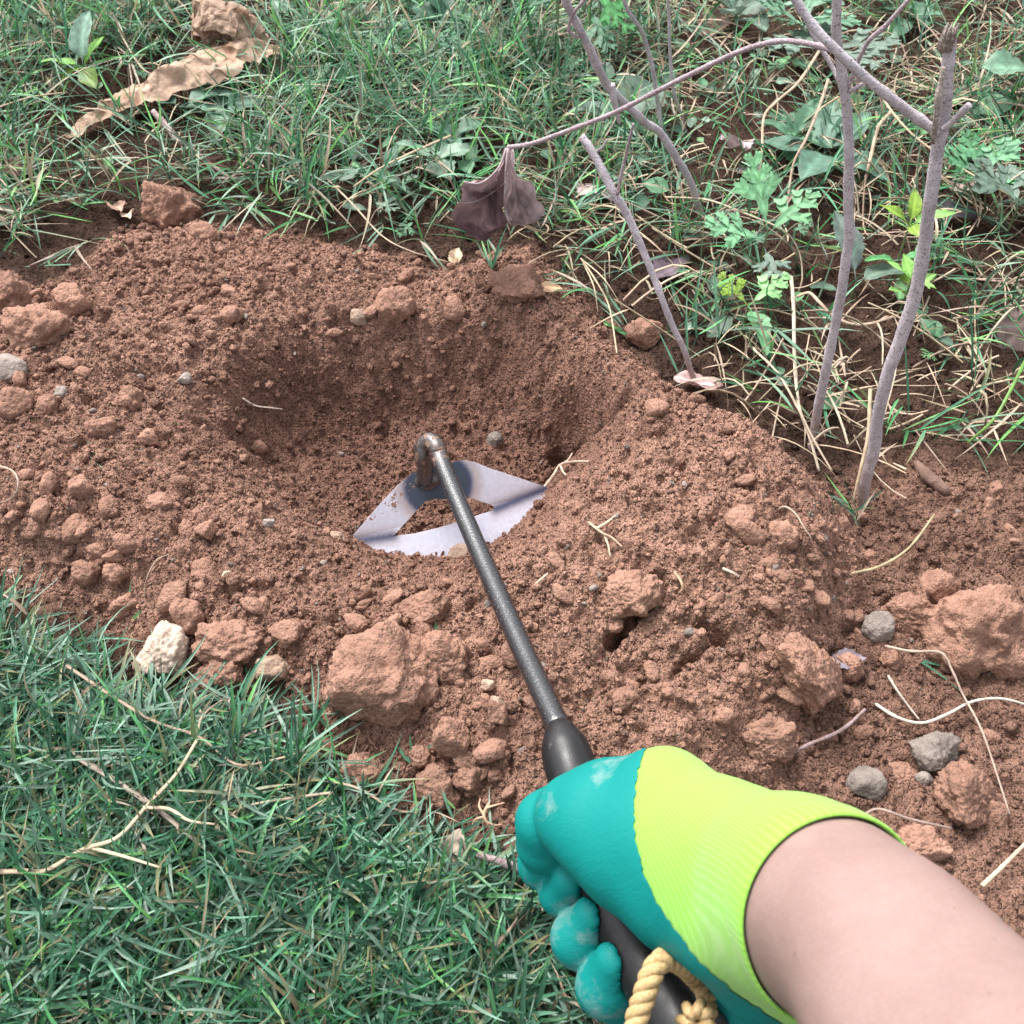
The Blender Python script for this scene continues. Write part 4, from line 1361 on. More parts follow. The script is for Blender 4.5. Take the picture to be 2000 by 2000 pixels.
# ------------------------------------------------------------------ leaves, plants
def leaf_np(L, W, col, kind='ovate', curl=.25, fold=.3, seed=0, wav=.06, nu=12, nv=6):
    """leaf from the origin along +Y, midrib folded, tip drooping"""
    s = np.linspace(0, 1, nu + 1); v = np.linspace(-1, 1, nv + 1)
    if kind == 'ovate':
        w_ = np.sin(np.pi * s ** .85) ** .8
    elif kind == 'lance':
        w_ = np.sin(np.pi * s ** .7) ** .9 * .8
    else:
        w_ = np.sin(np.pi * s ** 1.25) ** .8
    w_ = w_ * W / 2 + .0006
    S, Vv = np.meshgrid(s, v, indexing='ij')
    wv = w_[:, None] * (1 + .10 * np.sin(S * 40 + seed) * (np.abs(Vv) > .9))
    x = Vv * wv
    y = S * L
    z = np.abs(x) * fold - curl * L * S ** 2 + wav * W * np.sin(S * 9 + seed + Vv * 2) * np.abs(Vv)
    rib = (np.abs(Vv) < .2)
    pts = np.stack([x, y, z], -1).reshape(-1, 3)
    i = (np.arange(nu)[:, None] * (nv + 1) + np.arange(nv)[None]).ravel()
    F = np.stack([i, i + 1, i + nv + 2, i + nv + 1], 1)
    side = (np.sin(S * 34 - np.abs(Vv) * 5) > .75) & ~rib
    c = np.array(col)[None] * (1 + .55 * rib.ravel()[:, None] + .28 * side.ravel()[:, None]) * np.ones((len(pts), 1))
    return pts, F, c

def lobed_np(L, W, col, seed=0, pairs=3, curl=.2):
    """deeply cut leaf: a narrow blade with pointed lobes along both sides"""
    r = np.random.default_rng(seed)
    parts = [leaf_np(L, W * .26, col, 'lance', curl, .15, seed, .03, 10, 4)]
    for k in range(pairs):
        t = .30 + .5 * k / max(1, pairs - 1)
        for sd in (-1, 1):
            l = W * (.62 - .16 * k) * r.uniform(.85, 1.15)
            V, F, c = leaf_np(l, l * .42, np.array(col) * r.uniform(.9, 1.1), 'obovate', .15, .12, seed + k, .05, 7, 4)
            a = -sd * (.95 - .22 * k + r.normal() * .08)
            ca, sa = math.cos(a), math.sin(a)
            V = np.stack([V[:, 0] * ca - V[:, 1] * sa, V[:, 0] * sa + V[:, 1] * ca, V[:, 2] + .0004 * (k + 1)], 1)
            V = V + np.array([0, t * L, -curl * L * t * t + .0006 * sd])
            # each lobe ends in two or three teeth
            parts.append((V, F, c))
            for tt in (-1, 1):
                V2, F2, c2 = leaf_np(l * .45, l * .22, np.array(col), 'lance', .1, .1, seed, .0, 5, 2)
                b = a + tt * .55
                cb, sb = math.cos(b), math.sin(b)
                V2 = np.stack([V2[:, 0] * cb - V2[:, 1] * sb, V2[:, 0] * sb + V2[:, 1] * cb, V2[:, 2]], 1)
                V2 = V2 + np.array([-math.sin(a) * l * .55, t * L + math.cos(a) * l * .55, -curl * L * t * t + .001])
                parts.append((V2, F2, c2))
    return join_np(parts)

def orient(V, az, el, roll=0.0):
    """turn a leaf lying along +Y to point to azimuth az (0 = +Y, positive to +X), raised by el"""
    cr, sr = math.cos(roll), math.sin(roll)
    V = np.stack([V[:, 0] * cr + V[:, 2] * sr, V[:, 1], -V[:, 0] * sr + V[:, 2] * cr], 1)
    ce, se = math.cos(el), math.sin(el)
    V = np.stack([V[:, 0], V[:, 1] * ce - V[:, 2] * se, V[:, 1] * se + V[:, 2] * ce], 1)
    ca, sa = math.cos(az), math.sin(az)
    return np.stack([V[:, 0] * ca + V[:, 1] * sa, -V[:, 0] * sa + V[:, 1] * ca, V[:, 2]], 1)

G_MID = (.060, .150, .085); G_LIGHT = (.12, .28, .135); G_GREY = (.115, .170, .130); G_YEL = (.18, .29, .04); G_DEEP = (.040, .100, .064); G_BRIGHT = (.08, .26, .09)

def plant(name, label, px, py, hgt, leaves, lean=(0, 0), stemcol=(.16, .22, .10), sr=.0012, up=0.0, cat='plant', group='broad-leaved weeds in the grass'):
    """leaves: (t along stem, azimuth deg, elevation deg, length, width, shape, colour)"""
    g = G(px, py, up)
    hgt = hgt + .012
    root = empty(name, label, cat, tuple(g), group)
    top = np.array([lean[0], lean[1], hgt])
    st = smooth_path([(0, 0, -.01), top * .5 + np.array([lean[1], lean[0], 0]) * .1, top], 10)
    V, F = tube_np(st, np.linspace(sr, sr * .6, 10), 6)
    link('stem', mesh_np('stem', V, F, np.broadcast_to(stemcol, (len(V), 3)), True, [M_LEAF]), root)
    for k, (t, az, el, L, W, kind, col) in enumerate(leaves):
        L, W = L * 1.18, W * 1.18
        base = st[min(9, int(t * 9))]
        az_, el_ = math.radians(az), math.radians(el)
        pet = L * .18
        dv = np.array([math.sin(az_) * math.cos(el_), math.cos(az_) * math.cos(el_), math.sin(el_)])
        if kind == 'lobed':
            V, F, C = lobed_np(L, W, col, 31 * k + int(px))
        else:
            V, F, C = leaf_np(L, W, col, kind, random.uniform(.1, .35), random.uniform(.15, .4), k + px)
            F = [F]
        V = orient(V, az_, el_, random.uniform(-.35, .35)) + base + dv * pet
        Vt, Ft = tube_np(np.array([base, base + dv * pet * .5, base + dv * (pet + .002)]), [.0008, .0007, .0006], 5)
        Vj, Fj, Cj = join_np([(V, F, C), (Vt, Ft, np.array(col))])
        link('leaf', mesh_np('leaf', Vj, Fj, Cj, True, [M_LEAF]), root)
    return root

def rosette(n, L, W, kind, col, el=(15, 45), t=1.0, jit=25, a0=0):
    r = []
    for k in range(n):
        c = np.array(col) * random.uniform(.85, 1.15)
        r.append((t if n < 5 else random.uniform(.6, 1), a0 + k * 360 / n + random.uniform(-jit, jit), random.uniform(*el), L * random.uniform(.75, 1.1), W * random.uniform(.85, 1.1), kind, tuple(c)))
    return r

plant('mugwort', 'light green mugwort with one deeply cut leaf spread out beside the thick leaning branch', 1085, 80, .05,
      [(1, -80, 12, .070, .060, 'lobed', G_LIGHT), (.8, -60, 0, .042, .036, 'lobed', G_LIGHT), (.9, -130, 5, .035, .03, 'lobed', G_MID)], up=.04)
plant('mugwort', 'bright green mugwort with drooping cut leaves behind the leaning branch', 1150, 75, .05,
      [(1, 70, 10, .060, .052, 'lobed', G_BRIGHT), (1, 130, -25, .050, .040, 'lobed', G_BRIGHT), (1, 10, 40, .05, .045, 'lobed', G_LIGHT), (.6, 160, -15, .045, .04, 'lobed', G_MID)], up=.03)
plant('shrub_shoot', 'shoot with a smooth grey-green oval leaf at the very top of the leaning branch', 1090, 30, .02,
      [(1, -45, 40, .045, .034, 'ovate', (.13, .22, .16)), (1, 60, 45, .04, .03, 'ovate', (.22, .33, .06))], up=.09)
plant('mugwort', 'grey-green mugwort patch between the two upright sticks, near the top', 1560, 95, .03, rosette(6, .055, .045, 'lobed', (.12, .24, .15), (5, 35)), up=.005)
plant('mugwort', 'dusty mugwort under the arching twig with pale cut leaves', 1600, 165, .03, rosette(4, .06, .05, 'lobed', G_GREY, (0, 30), a0=170), up=.005)
plant('broadleaf_weed', 'dusty round-leaved weed left of the upright sticks near the picture top', 1430, 70, .02, rosette(5, .045, .034, 'ovate', G_GREY, (10, 40)))
plant('mugwort', 'pale green mugwort seedling with three big lobes above the curled straw', 1478, 545, .045,
      [(1, -25, 55, .052, .040, 'lobed', (.20, .42, .22)), (.8, -80, 20, .045, .035, 'lobed', (.17, .36, .20)), (.9, 50, 25, .05, .035, 'lobed', G_LIGHT), (.7, 175, 0, .04, .03, 'lobed', G_GREY)])
plant('mugwort', 'yellowish mugwort sprout low beside the pale seedling', 1450, 650, .02,
      [(1, -40, 25, .03, .022, 'lobed', G_YEL), (1, 60, 30, .035, .025, 'lobed', (.20, .40, .16)), (1, 170, 10, .045, .02, 'lance', G_LIGHT)])
plant('leafy_sprout', 'yellow-green leafy sprout standing between the two upright sticks', 1735, 560, .06,
      [(1, 20, 40, .028, .014, 'lance', G_YEL), (1, -70, 35, .026, .014, 'lance', G_YEL), (1, 90, 30, .030, .014, 'lance', (.16, .38, .08)), (1, 180, 20, .024, .013, 'lance', G_YEL),
       (.55, -100, 15, .026, .013, 'lance', G_BRIGHT), (.5, 80, 15, .026, .013, 'lance', G_BRIGHT), (.4, 150, 5, .024, .012, 'lance', G_YEL)])
plant('leafy_sprout', 'small yellow-green sprout below the taller yellow sprout', 1755, 615, .035, rosette(6, .024, .013, 'lance', (.20, .40, .10), (10, 45)))
plant('shrub_shoot', 'tall shoot at the picture edge with large smooth oval leaves', 1985, 230, .06,
      [(1, -15, 55, .075, .042, 'ovate', (.085, .20, .13)), (.8, -85, 10, .045, .044, 'ovate', (.13, .24, .16)), (.35, -95, -5, .042, .036, 'ovate', (.16, .30, .19)), (.9, 60, 20, .05, .04, 'ovate', G_MID)])
plant('mugwort', 'green mugwort with cut leaves to the far side of the thick broken stick', 1895, 400, .03, rosette(5, .042, .036, 'lobed', (.10, .26, .13), (5, 40)))
plant('mugwort', 'grey mugwort stems at the picture edge below the smooth-leaved shoot', 1960, 470, .04, rosette(5, .05, .04, 'lobed', G_GREY, (10, 50)))
plant('broadleaf_weed', 'weed with two long dusty oval leaves behind the dry stick in the grass', 360, 245, .012,
      [(1, 60, 8, .055, .030, 'ovate', (.115, .20, .145)), (1, 105, 5, .045, .026, 'ovate', (.14, .22, .16)), (1, -60, 10, .032, .02, 'ovate', G_DEEP)])
plant('broadleaf_weed', 'weed with a notched oval leaf right of the dry stick tip', 440, 250, .01, rosette(4, .036, .024, 'ovate', (.10, .20, .14), (0, 25)))
plant('seedling', 'bright green seedling with one tall pale leaf beside the long crumpled brown leaf', 178, 180, .02,
      [(1, 15, 65, .046, .030, 'ovate', (.19, .30, .235)), (1, 35, 35, .034, .016, 'lance', (.13, .33, .04)), (1, -85, 18, .036, .017, 'lance', (.12, .30, .04)), (1, 150, -5, .032, .020, 'ovate', (.10, .17, .03)), (1, -120, -5, .022, .015, 'ovate', (.20, .30, .04))])
plant('broadleaf_weed', 'round-leaved weed under the arching twig beside the leaning branch', 1210, 270, .012, [(1, 40, 15, .055, .05, 'ovate', G_GREY), (1, -70, 10, .045, .035, 'ovate', G_GREY)])
plant('broadleaf_weed', 'low weed with dusty oval leaves behind the middle upright stick', 1600, 340, .015, rosette(5, .055, .03, 'ovate', (.085, .17, .12), (0, 30)))
plant('broadleaf_weed', 'spotted green weed rosette at the foot of the bent straw stalks', 1545, 300, .01, rosette(6, .036, .026, 'ovate', (.09, .20, .12), (5, 35)))
plant('broadleaf_weed', 'dark oval-leaved weed in the upper turf above the arching twig end', 870, 75, .012, rosette(7, .04, .027, 'ovate', G_DEEP, (5, 35)))
plant('mugwort', 'matted small mugwort in the middle of the upper grass', 800, 110, .015, rosette(7, .042, .034, 'lobed', (.09, .19, .12), (0, 30)))
plant('mugwort', 'small mugwort further along the upper grass near the brown soil gap', 930, 120, .015, rosette(5, .04, .034, 'lobed', (.08, .20, .12), (0, 30)))
plant('broadleaf_weed', 'low dusty weed above the hanging purple leaf', 890, 300, .012, rosette(5, .035, .027, 'ovate', (.10, .19, .13), (0, 25)))
plant('broadleaf_weed', 'spotted pale weed just left of the hanging purple leaf', 850, 350, .012, rosette(4, .034, .026, 'ovate', (.17, .26, .19), (0, 30)))
plant('broadleaf_weed', 'grey-leaved weed behind the short leaning twig', 1660, 590, .012, [(1, -10, 40, .055, .024, 'ovate', (.11, .15, .13)), (1, 70, 15, .04, .02, 'ovate', G_GREY)])
plant('broadleaf_weed', 'small weed at the very top of the upper grass near the crumpled leaf stalk', 620, 95, .012, rosette(6, .034, .024, 'ovate', (.10, .19, .13), (0, 30)))
plant('broadleaf_weed', 'tuft of small oval leaves by the picture edge above the dark dry leaves', 1770, 60, .012, rosette(6, .034, .026, 'ovate', (.10, .20, .13), (0, 35)))

# small creeping leaves under everything: uncountable
x, y = sample(4400, (-1, 1.05), (.6, 1.75), lambda x, y: sstep(.02, .10, upper(x, y)) * sstep(-.25, .3, fbm2(x, y, 8, 2, 29)) * (.55 + .45 * sstep(500, 700, XS(x, y))) * (1 - .45 * sstep(1250, 1450, XS(x, y))))
n = len(x)
Vs = []
proto = [leaf_np(1, .62, (1, 1, 1), 'ovate', .15, .25, k, .05, 5, 4) for k in range(4)] + [lobed_np(1, .9, (1, 1, 1), k) for k in range(2)]
zz = macro(x, y)
for k in range(n):
    V, F, C = proto[rng.choice(6, p=[.2, .2, .2, .2, .1, .1])]
    L = random.uniform(.010, .032)
    c = np.array(random.choice([(.11, .19, .13), (.08, .19, .10), (.16, .235, .175), (.06, .14, .085), (.13, .27, .12)])) * random.uniform(.7, 1.25)
    Vs.append((orient(V * L, random.uniform(0, 6.28), random.uniform(-.1, .6), random.uniform(-.4, .4)) + np.array([x[k], y[k], zz[k] + random.uniform(.004, .026)]), F, C * c))
V, F, C = join_np(Vs)
o = link('creeping_leaves', mesh_np('creeping_leaves', V, F, C, True, [M_LEAF])); o['kind'] = 'stuff'; o['label'] = 'small dusty green leaves creeping through the grass'

# ------------------------------------------------------------------ woody shoots and twigs
def twig(name, label, pts, mat=None, seed=0, cat='twig', group=None, n=70, rough=.10, base_name=None):
    """pts: world point + radius"""
    q = smooth_path(np.array([np.append(p, r) for p, r in pts]), n)
    rad = q[:, 3] * .57
    s = np.concatenate([[0], np.cumsum(np.linalg.norm(np.diff(q[:, :3], axis=0), axis=1))])
    tw = np.stack([noise2(s * 28, s * 0 + k, 300 + seed) for k in range(3)], 1)
    q[:, :3] += .0022 * tw * sstep(0, .03, s)[:, None]
    r_ = np.random.default_rng(seed)
    for kk in np.arange(.02, s[-1], .035):                          # swollen buds and scars
        rad *= 1 + .12 * np.exp(-((s - kk - r_.uniform(-.008, .008)) / .0025) ** 2)
    o0 = q[0, :3].copy()
    V, F = tube_np(q[:, :3], rad, 12, rough, seed)
    o = link(name, mesh_np(name, V - o0, F, None, True, [mat or M_BARK]), loc=tuple(o0))
    tag(o, label, cat, group)
    return o, q

def limb(parent, name, pts, mat=None, seed=0, n=40, rough=.10):
    q = smooth_path(np.array([np.append(p, r) for p, r in pts]), n)
    rad = q[:, 3] * .57
    s = np.concatenate([[0], np.cumsum(np.linalg.norm(np.diff(q[:, :3], axis=0), axis=1))])
    for kk in np.arange(.015, s[-1], .03):
        rad *= 1 + .2 * np.exp(-((s - kk) / .002) ** 2)
    V, F = tube_np(q[:, :3], rad, 10, rough, seed)
    return link(name, mesh_np(name, V - np.array(parent.location), F, None, True, [mat or M_BARKT]), parent)

def up_y(px, py, y):
    return PY(px, py, y)

def gy(px, py):
    return G(px, py)[1]
ya = gy(1692, 975)
st, _ = twig('woody_shoot', 'thickest bare grey stick with a splintered broken top and a long side branch',
             [(G(1690, 990) - np.array([0, 0, .012]), .0080), (up_y(1702, 900, ya), .0079), (up_y(1738, 740, ya + .005), .0080), (up_y(1788, 565, ya + .012), .0078), (up_y(1818, 410, ya + .018), .0074),
              (up_y(1832, 300, ya + .022), .0072), (up_y(1840, 240, ya + .024), .0078), (up_y(1846, 150, ya + .026), .0062), (up_y(1853, 90, ya + .028), .0060), (up_y(1856, 62, ya + .028), .0050)], seed=1, cat='stick')
limb(st, 'side_branch', [(up_y(1836, 262, ya + .022), .0050), (up_y(1780, 222, ya + .03), .0055), (up_y(1700, 160, ya + .035), .0052), (up_y(1630, 95, ya + .04), .0049), (up_y(1580, 40, ya + .05), .0047), (up_y(1530, -40, ya + .06), .0044)], M_BARK, 2)
limb(st, 'side_stub', [(up_y(1842, 252, ya + .02), .0034), (up_y(1866, 232, ya + .018), .0034), (up_y(1893, 205, ya + .014), .0038)], M_BARK, 3, 16)
c0 = up_y(1856, 62, ya + .028)
sp = []
for k in range(9):
    a = k / 9 * 6.28; r = .0028
    b0 = c0 + np.array([math.cos(a) * r, math.sin(a) * r, -.010]); b1 = c0 + np.array([math.cos(a) * r * 1.15, math.sin(a) * r * 1.15, random.uniform(.002, .008)])
    sp.append(tube_np(np.array([b0, (b0 + b1) / 2, b1]), [.0018, .0014, .0004], 5))
sc = [up_y(1822, 280, ya + .012), up_y(1832, 200, ya + .014), up_y(1842, 130, ya + .019)]
sp.append(tube_np(smooth_path(sc, 14), np.concatenate([np.linspace(.0012, .0024, 7), np.linspace(.0024, .0012, 7)]), 8, .6, 6))
V, F, _ = join_np(sp)
link('splintered_end', mesh_np('splintered_end', V - np.array(st.location), F, None, True, [M_WOOD]), st)

yb = gy(1592, 860)
st, _ = twig('woody_shoot', 'slender upright grey stick with an arching twig and a crooked top',
             [(G(1588, 880) - np.array([0, 0, .012]), .0068), (up_y(1598, 810, yb), .0068), (up_y(1625, 690, yb + .004), .0066), (up_y(1648, 540, yb + .008), .0066), (up_y(1662, 390, yb + .012), .0062), (up_y(1658, 230, yb + .016), .0060),
              (up_y(1646, 140, yb + .02), .0058), (up_y(1636, 70, yb + .024), .0054), (up_y(1630, -60, yb + .03), .0050)], seed=11, cat='stick')
yc = gy(960, 470) + .03
limb(st, 'arching_twig', [(up_y(1640, 105, yb + .02), .0030), (up_y(1600, 90, yb + .03), .0032), (up_y(1530, 80, yb + .045), .0031), (up_y(1460, 95, yb + .06), .0031), (up_y(1380, 130, yb + .085), .0032), (up_y(1290, 175, yb + .11), .0032),
                          (up_y(1200, 220, yb + .14), .0031), (up_y(1110, 255, yb + .17), .0032), (up_y(1040, 280, yb + .19), .0033), (up_y(992, 288, yb + .20), .0036)], M_BARKT, 12, 70)
limb(st, 'side_twig', [(up_y(1655, 175, yb + .018), .0026), (up_y(1690, 90, yb + .012), .0026), (up_y(1735, 45, yb + .006), .0025), (up_y(1800, -30, yb), .0024)], M_BARKT, 13)
limb(st, 'thin_twig', [(up_y(1654, 190, yb + .02), .0024), (up_y(1625, 130, yb + .035), .0026), (up_y(1590, 70, yb + .045), .0028), (up_y(1545, -30, yb + .06), .0030)], M_BARK, 14)
limb(st, 'bud_spur', [(up_y(1660, 178, yb + .016), .0026), (up_y(1676, 170, yb + .012), .0022), (up_y(1686, 163, yb + .010), .0016)], M_BARK, 15, 10)

yd = gy(1372, 765)
st, _ = twig('woody_shoot', 'short cut twig leaning over the far edge of the mound',
             [(G(1372, 770) - np.array([0, 0, .01]), .0040), (up_y(1345, 700, yd + .01), .0046), (up_y(1312, 630, yd + .02), .0048), (up_y(1283, 555, yd + .03), .0052), (up_y(1252, 480, yd + .045), .0056), (up_y(1218, 405, yd + .06), .0064), (up_y(1200, 372, yd + .065), .0062),
              (up_y(1178, 330, yd + .075), .0060), (up_y(1150, 285, yd + .085), .0060), (up_y(1136, 265, yd + .09), .0058)], seed=21, cat='stick')
limb(st, 'side_twig', [(up_y(1206, 380, yd + .06), .0028), (up_y(1216, 330, yd + .06), .0024), (up_y(1228, 280, yd + .058), .0021), (up_y(1237, 242, yd + .055), .0018)], M_BARKT, 22, 20)
limb(st, 'bud_spur', [(up_y(1160, 300, yd + .083), .0018), (up_y(1176, 288, yd + .08), .0018), (up_y(1186, 272, yd + .08), .0012)], M_BARKT, 23, 10)

ye = gy(1352, 440)
st, _ = twig('woody_shoot', 'bare grey branch leaning from the weeds up past the cut mugwort leaf',
             [(G(1385, 440) - np.array([0, 0, .01]), .0060), (up_y(1352, 372, ye - .004), .0064), (up_y(1322, 316, ye - .012), .0066), (up_y(1288, 268, ye - .02), .0066), (up_y(1240, 215, ye - .035), .0066), (up_y(1190, 165, ye - .05), .0066), (up_y(1165, 120, ye - .06), .0068),
              (up_y(1135, 60, ye - .07), .0060), (up_y(1105, 0, ye - .08), .0056), (up_y(1080, -60, ye - .09), .0054)], seed=31, cat='stick')
limb(st, 'side_twig', [(up_y(1130, 75, ye - .072), .0026), (up_y(1112, 60, ye - .075), .0026), (up_y(1118, 30, ye - .08), .0024), (up_y(1150, -10, ye - .09), .0022)], M_BARKT, 33, 20)
limb(st, 'bark_scar', [(up_y(1195, 165, ye - .052), .0054), (up_y(1200, 200, ye - .05), .0050), (up_y(1210, 240, ye - .045), .0030)], M_BARK, 34, 14)
twig('woody_shoot', 'thin crooked grey twig behind the leaning branch', [(G(1300, 330), .0036), (up_y(1285, 220, gy(1300, 320)), .0038), (up_y(1275, 130, gy(1300, 320) - .02), .0042), (up_y(1258, 80, gy(1300, 320) - .03), .0036), (up_y(1225, 10, gy(1300, 320) - .05), .0034), (up_y(1205, -50, gy(1300, 320) - .05), .0034)], seed=41, cat='stick')
twig('woody_shoot', 'thin straight grey twig rising to the picture top behind the arching twig', [(G(1345, 270), .0030), (up_y(1318, 190, gy(1345, 270)), .0032), (up_y(1309, 90, gy(1345, 270)), .0030), (up_y(1305, -40, gy(1345, 270)), .0028)], seed=42, cat='stick')
twig('dry_stick', 'short dry brown stick lying slantwise in the grass beside the oval leaves', [(G(300, 218, .03), .0058), (G(345, 270, .022), .0064), (G(395, 310, .014), .0052), (G(445, 350, .006), .0030)], M_BARKT, 43, 'stick', None, 40, .35)
twig('dry_stick', 'purple-brown stick end poking from under the glove', [(G(1060, 1712, .03), .0052), (G(1000, 1692, .03), .0046), (G(965, 1682, .031), .0042), (G(938, 1672, .032), .0036)], M_BARKT, 44, 'stick', None, 30, .2)
twig('dry_stick', 'dead twig in the trodden ground by the mound foot', [(G(1690, 1385, .02), .0018), (G(1640, 1430, .018), .0022), (G(1570, 1460, .012), .0022), (G(1510, 1490, .004), .0018), (G(1490, 1530, .002), .0012)], M_BARKT, 45, 'stick', None, 40, .2)
twig('dry_stick', 'dark knobbly root end lying beside the thick stick base', [(G(1790, 905, .004), .0060), (G(1815, 930, .006), .0085), (G(1845, 955, .005), .0075), (G(1860, 965, .0), .004)], bark_mat('dark root bark', (.06, .035, .03), (.16, .09, .075), (.25, .16, .13)), 46, 'root', None, 30, .3)

# ------------------------------------------------------------------ withered leaves
def facets(V, f0, f1, k, seed):
    """folded-paper relief: triangle waves across random directions"""
    r = np.random.default_rng(seed); o = np.zeros(len(V)); t = 0
    for q_ in range(k):
        d = r.normal(size=3); d /= np.linalg.norm(d); f = f0 * (f1 / f0) ** (q_ / max(1, k - 1)); a = (f0 / f) ** .8
        w_ = V @ d * f + r.uniform() + .35 * noise3(V[:, 0] * f * .6, V[:, 1] * f * .6, V[:, 2] * f * .6, seed + q_)
        o += a * (np.abs((w_ % 1) * 2 - 1) * 2 - 1); t += a
    return o / t

def grid_leaf(name, label, rows, col, seed, n=(34, 30), crump=.002, parent=None, back=None, cat='dry leaf', cspread=.25, freq=60, group=None, bump_fold=0.0, mat=None):
    """rows of 3-D control points, smoothed into a crumpled sheet"""
    R = np.array([smooth_path(r, n[1]) for r in rows])
    Q = np.array([smooth_path(R[:, j], n[0]) for j in range(n[1])]).transpose(1, 0, 2)
    P_ = Q.reshape(-1, 3)
    c = P_.mean(0)
    i = (np.arange(n[0] - 1)[:, None] * n[1] + np.arange(n[1] - 1)[None]).ravel()
    F = np.stack([i, i + 1, i + n[1] + 1, i + n[1]], 1)
    nr = vnormals(P_, F)
    ed = 1.0
    P_ = P_ + nr * (crump * (2.2 * (np.abs(fbm3(P_, freq, 3, seed)) - .25) + .6 * fbm3(P_, freq * 3, 2, seed + 4)))[:, None]
    P_ = P_ + nr * (crump * 1.3 * facets(P_, 20, 80, 6, seed))[:, None]
    jit = np.stack([fbm3(P_, freq * 2, 2, seed + k) for k in (11, 12, 13)], 1) * crump * .4
    P_ = P_ + jit
    tone = np.asarray(col)[None] * (1 + cspread * fbm3(P_, 40, 3, seed + 21))[:, None]
    uu = np.tile(np.linspace(0, 1, n[1]), n[0])
    vein = np.exp(-((uu - .5) / .02) ** 2)[:, None]
    rw = np.repeat(np.linspace(0, 1, n[0]), n[1])
    sv = np.exp(-((((rw * 7 - np.abs(uu - .5) * 5) % 1) - .5) / .09) ** 2)[:, None]
    tone = tone * (1 + .5 * vein + .28 * sv)
    org = np.array(parent.location) if parent is not None else c
    o = link(name, mesh_np(name, P_ - org, F, tone, True, [mat or M_DRY]), parent, None if parent is not None else tuple(c))
    if parent is None:
        tag(o, label, cat, group)
    return o

yl = yb + .20
def hang(rows, dy):
    return [[up_y(px, py, yl + d) for (px, py), d in zip(r, e)] for r, e in zip(rows, dy)]
PURP = np.array([.170, .112, .120])
def zc(pts):                                                       # outline read off an enlarged detail of the leaf
    return [(650 + a * .3623, b * .3623) for a, b in pts]
L_rows = [zc(r) for r in ([(936, 800), (940, 800), (944, 802), (948, 804)], [(893, 905), (910, 900), (922, 905), (934, 905)], [(800, 985), (850, 970), (895, 985), (930, 985)], [(705, 980), (790, 1035), (865, 1035), (926, 1060)],
          [(672, 1095), (770, 1085), (860, 1110), (926, 1125)], [(648, 1200), (750, 1190), (850, 1205), (940, 1180)], [(720, 1255), (790, 1270), (860, 1235), (945, 1195)], [(790, 1302), (830, 1300), (880, 1250), (938, 1205)])]
L_dy = [[0, 0, 0, 0], [-.012, .004, -.006, -.010], [-.026, -.002, .010, -.014], [-.022, .004, .012, -.018], [-.034, -.018, .006, -.014], [-.016, .006, .000, -.022], [-.022, -.006, .008, -.018], [-.028, -.014, -.002, -.014]]
R_rows = [zc(r) for r in ([(946, 800), (952, 802), (958, 804), (962, 800)], [(934, 905), (950, 900), (968, 895), (982, 890)], [(930, 985), (965, 975), (995, 965), (1022, 960)], [(926, 1060), (975, 1050), (1030, 1030), (1068, 1000)],
          [(930, 1125), (985, 1120), (1050, 1100), (1100, 1080)], [(945, 1185), (1000, 1190), (1070, 1170), (1142, 1158)], [(965, 1215), (1015, 1212), (1060, 1210), (1105, 1190)])]
R_dy = [[0, 0, 0, 0], [-.010, .006, -.004, -.012], [-.014, .012, .002, -.014], [-.018, .014, -.002, -.016], [-.014, .016, .000, -.020], [-.022, .012, -.006, -.014], [-.016, .006, -.002, -.018]]
hl = empty('withered_leaf', 'large withered purple leaf hanging folded from the end of the arching twig', 'dry leaf', tuple(up_y(985, 290, yl)))
h1 = grid_leaf('leaf_half', '', hang(L_rows, L_dy), PURP, 51, (48, 40), .0030, parent=hl, freq=38, cspread=.4)
h2 = grid_leaf('leaf_half', '', hang(R_rows, R_dy), np.array([.335, .265, .275]), 52, (44, 34), .0030, parent=hl, freq=38, cspread=.4)
for o_ in (h1, h2):                                                # paler towards the stalk end, darker below
    at_ = o_.data.color_attributes['tone']; nv = len(o_.data.vertices)
    cc_ = np.empty(nv * 4, np.float32); at_.data.foreach_get('color', cc_); cc_ = cc_.reshape(-1, 4)
    vv_ = np.empty(nv * 3, np.float32); o_.data.vertices.foreach_get('co', vv_); vz = vv_.reshape(-1, 3)[:, 2]
    k_ = sstep(-.055, .0, vz)[:, None]
    cc_[:, :3] = cc_[:, :3] * (1 + .9 * k_) + .06 * k_
    at_.data.foreach_set('color', cc_.ravel())
def rimline(pts, dd, r):
    w_ = np.array([up_y(a, b, yl + d) for (a, b), d in zip(pts, dd)])
    V, F = tube_np(smooth_path(w_, 24), np.linspace(r, r * .6, 24), 6, .2, 3)
    link('curled_edge', mesh_np('curled_edge', V - np.array(hl.location), F, np.broadcast_to(np.array([.40, .31, .32]), (len(V), 3)), True, [M_DRY]), hl)
rimline([r[0] for r in L_rows[:4]], [d[0] - .001 for d in L_dy[:4]], .0011)
rimline([L_rows[2][3], L_rows[3][2], L_rows[4][1], L_rows[4][0]], [L_dy[2][3] - .004, L_dy[3][2] - .010, L_dy[4][1] - .003, L_dy[4][0] - .001], .0009)
rimline([r[0] for r in R_rows], [d[0] - .002 for d in R_dy], .0012)

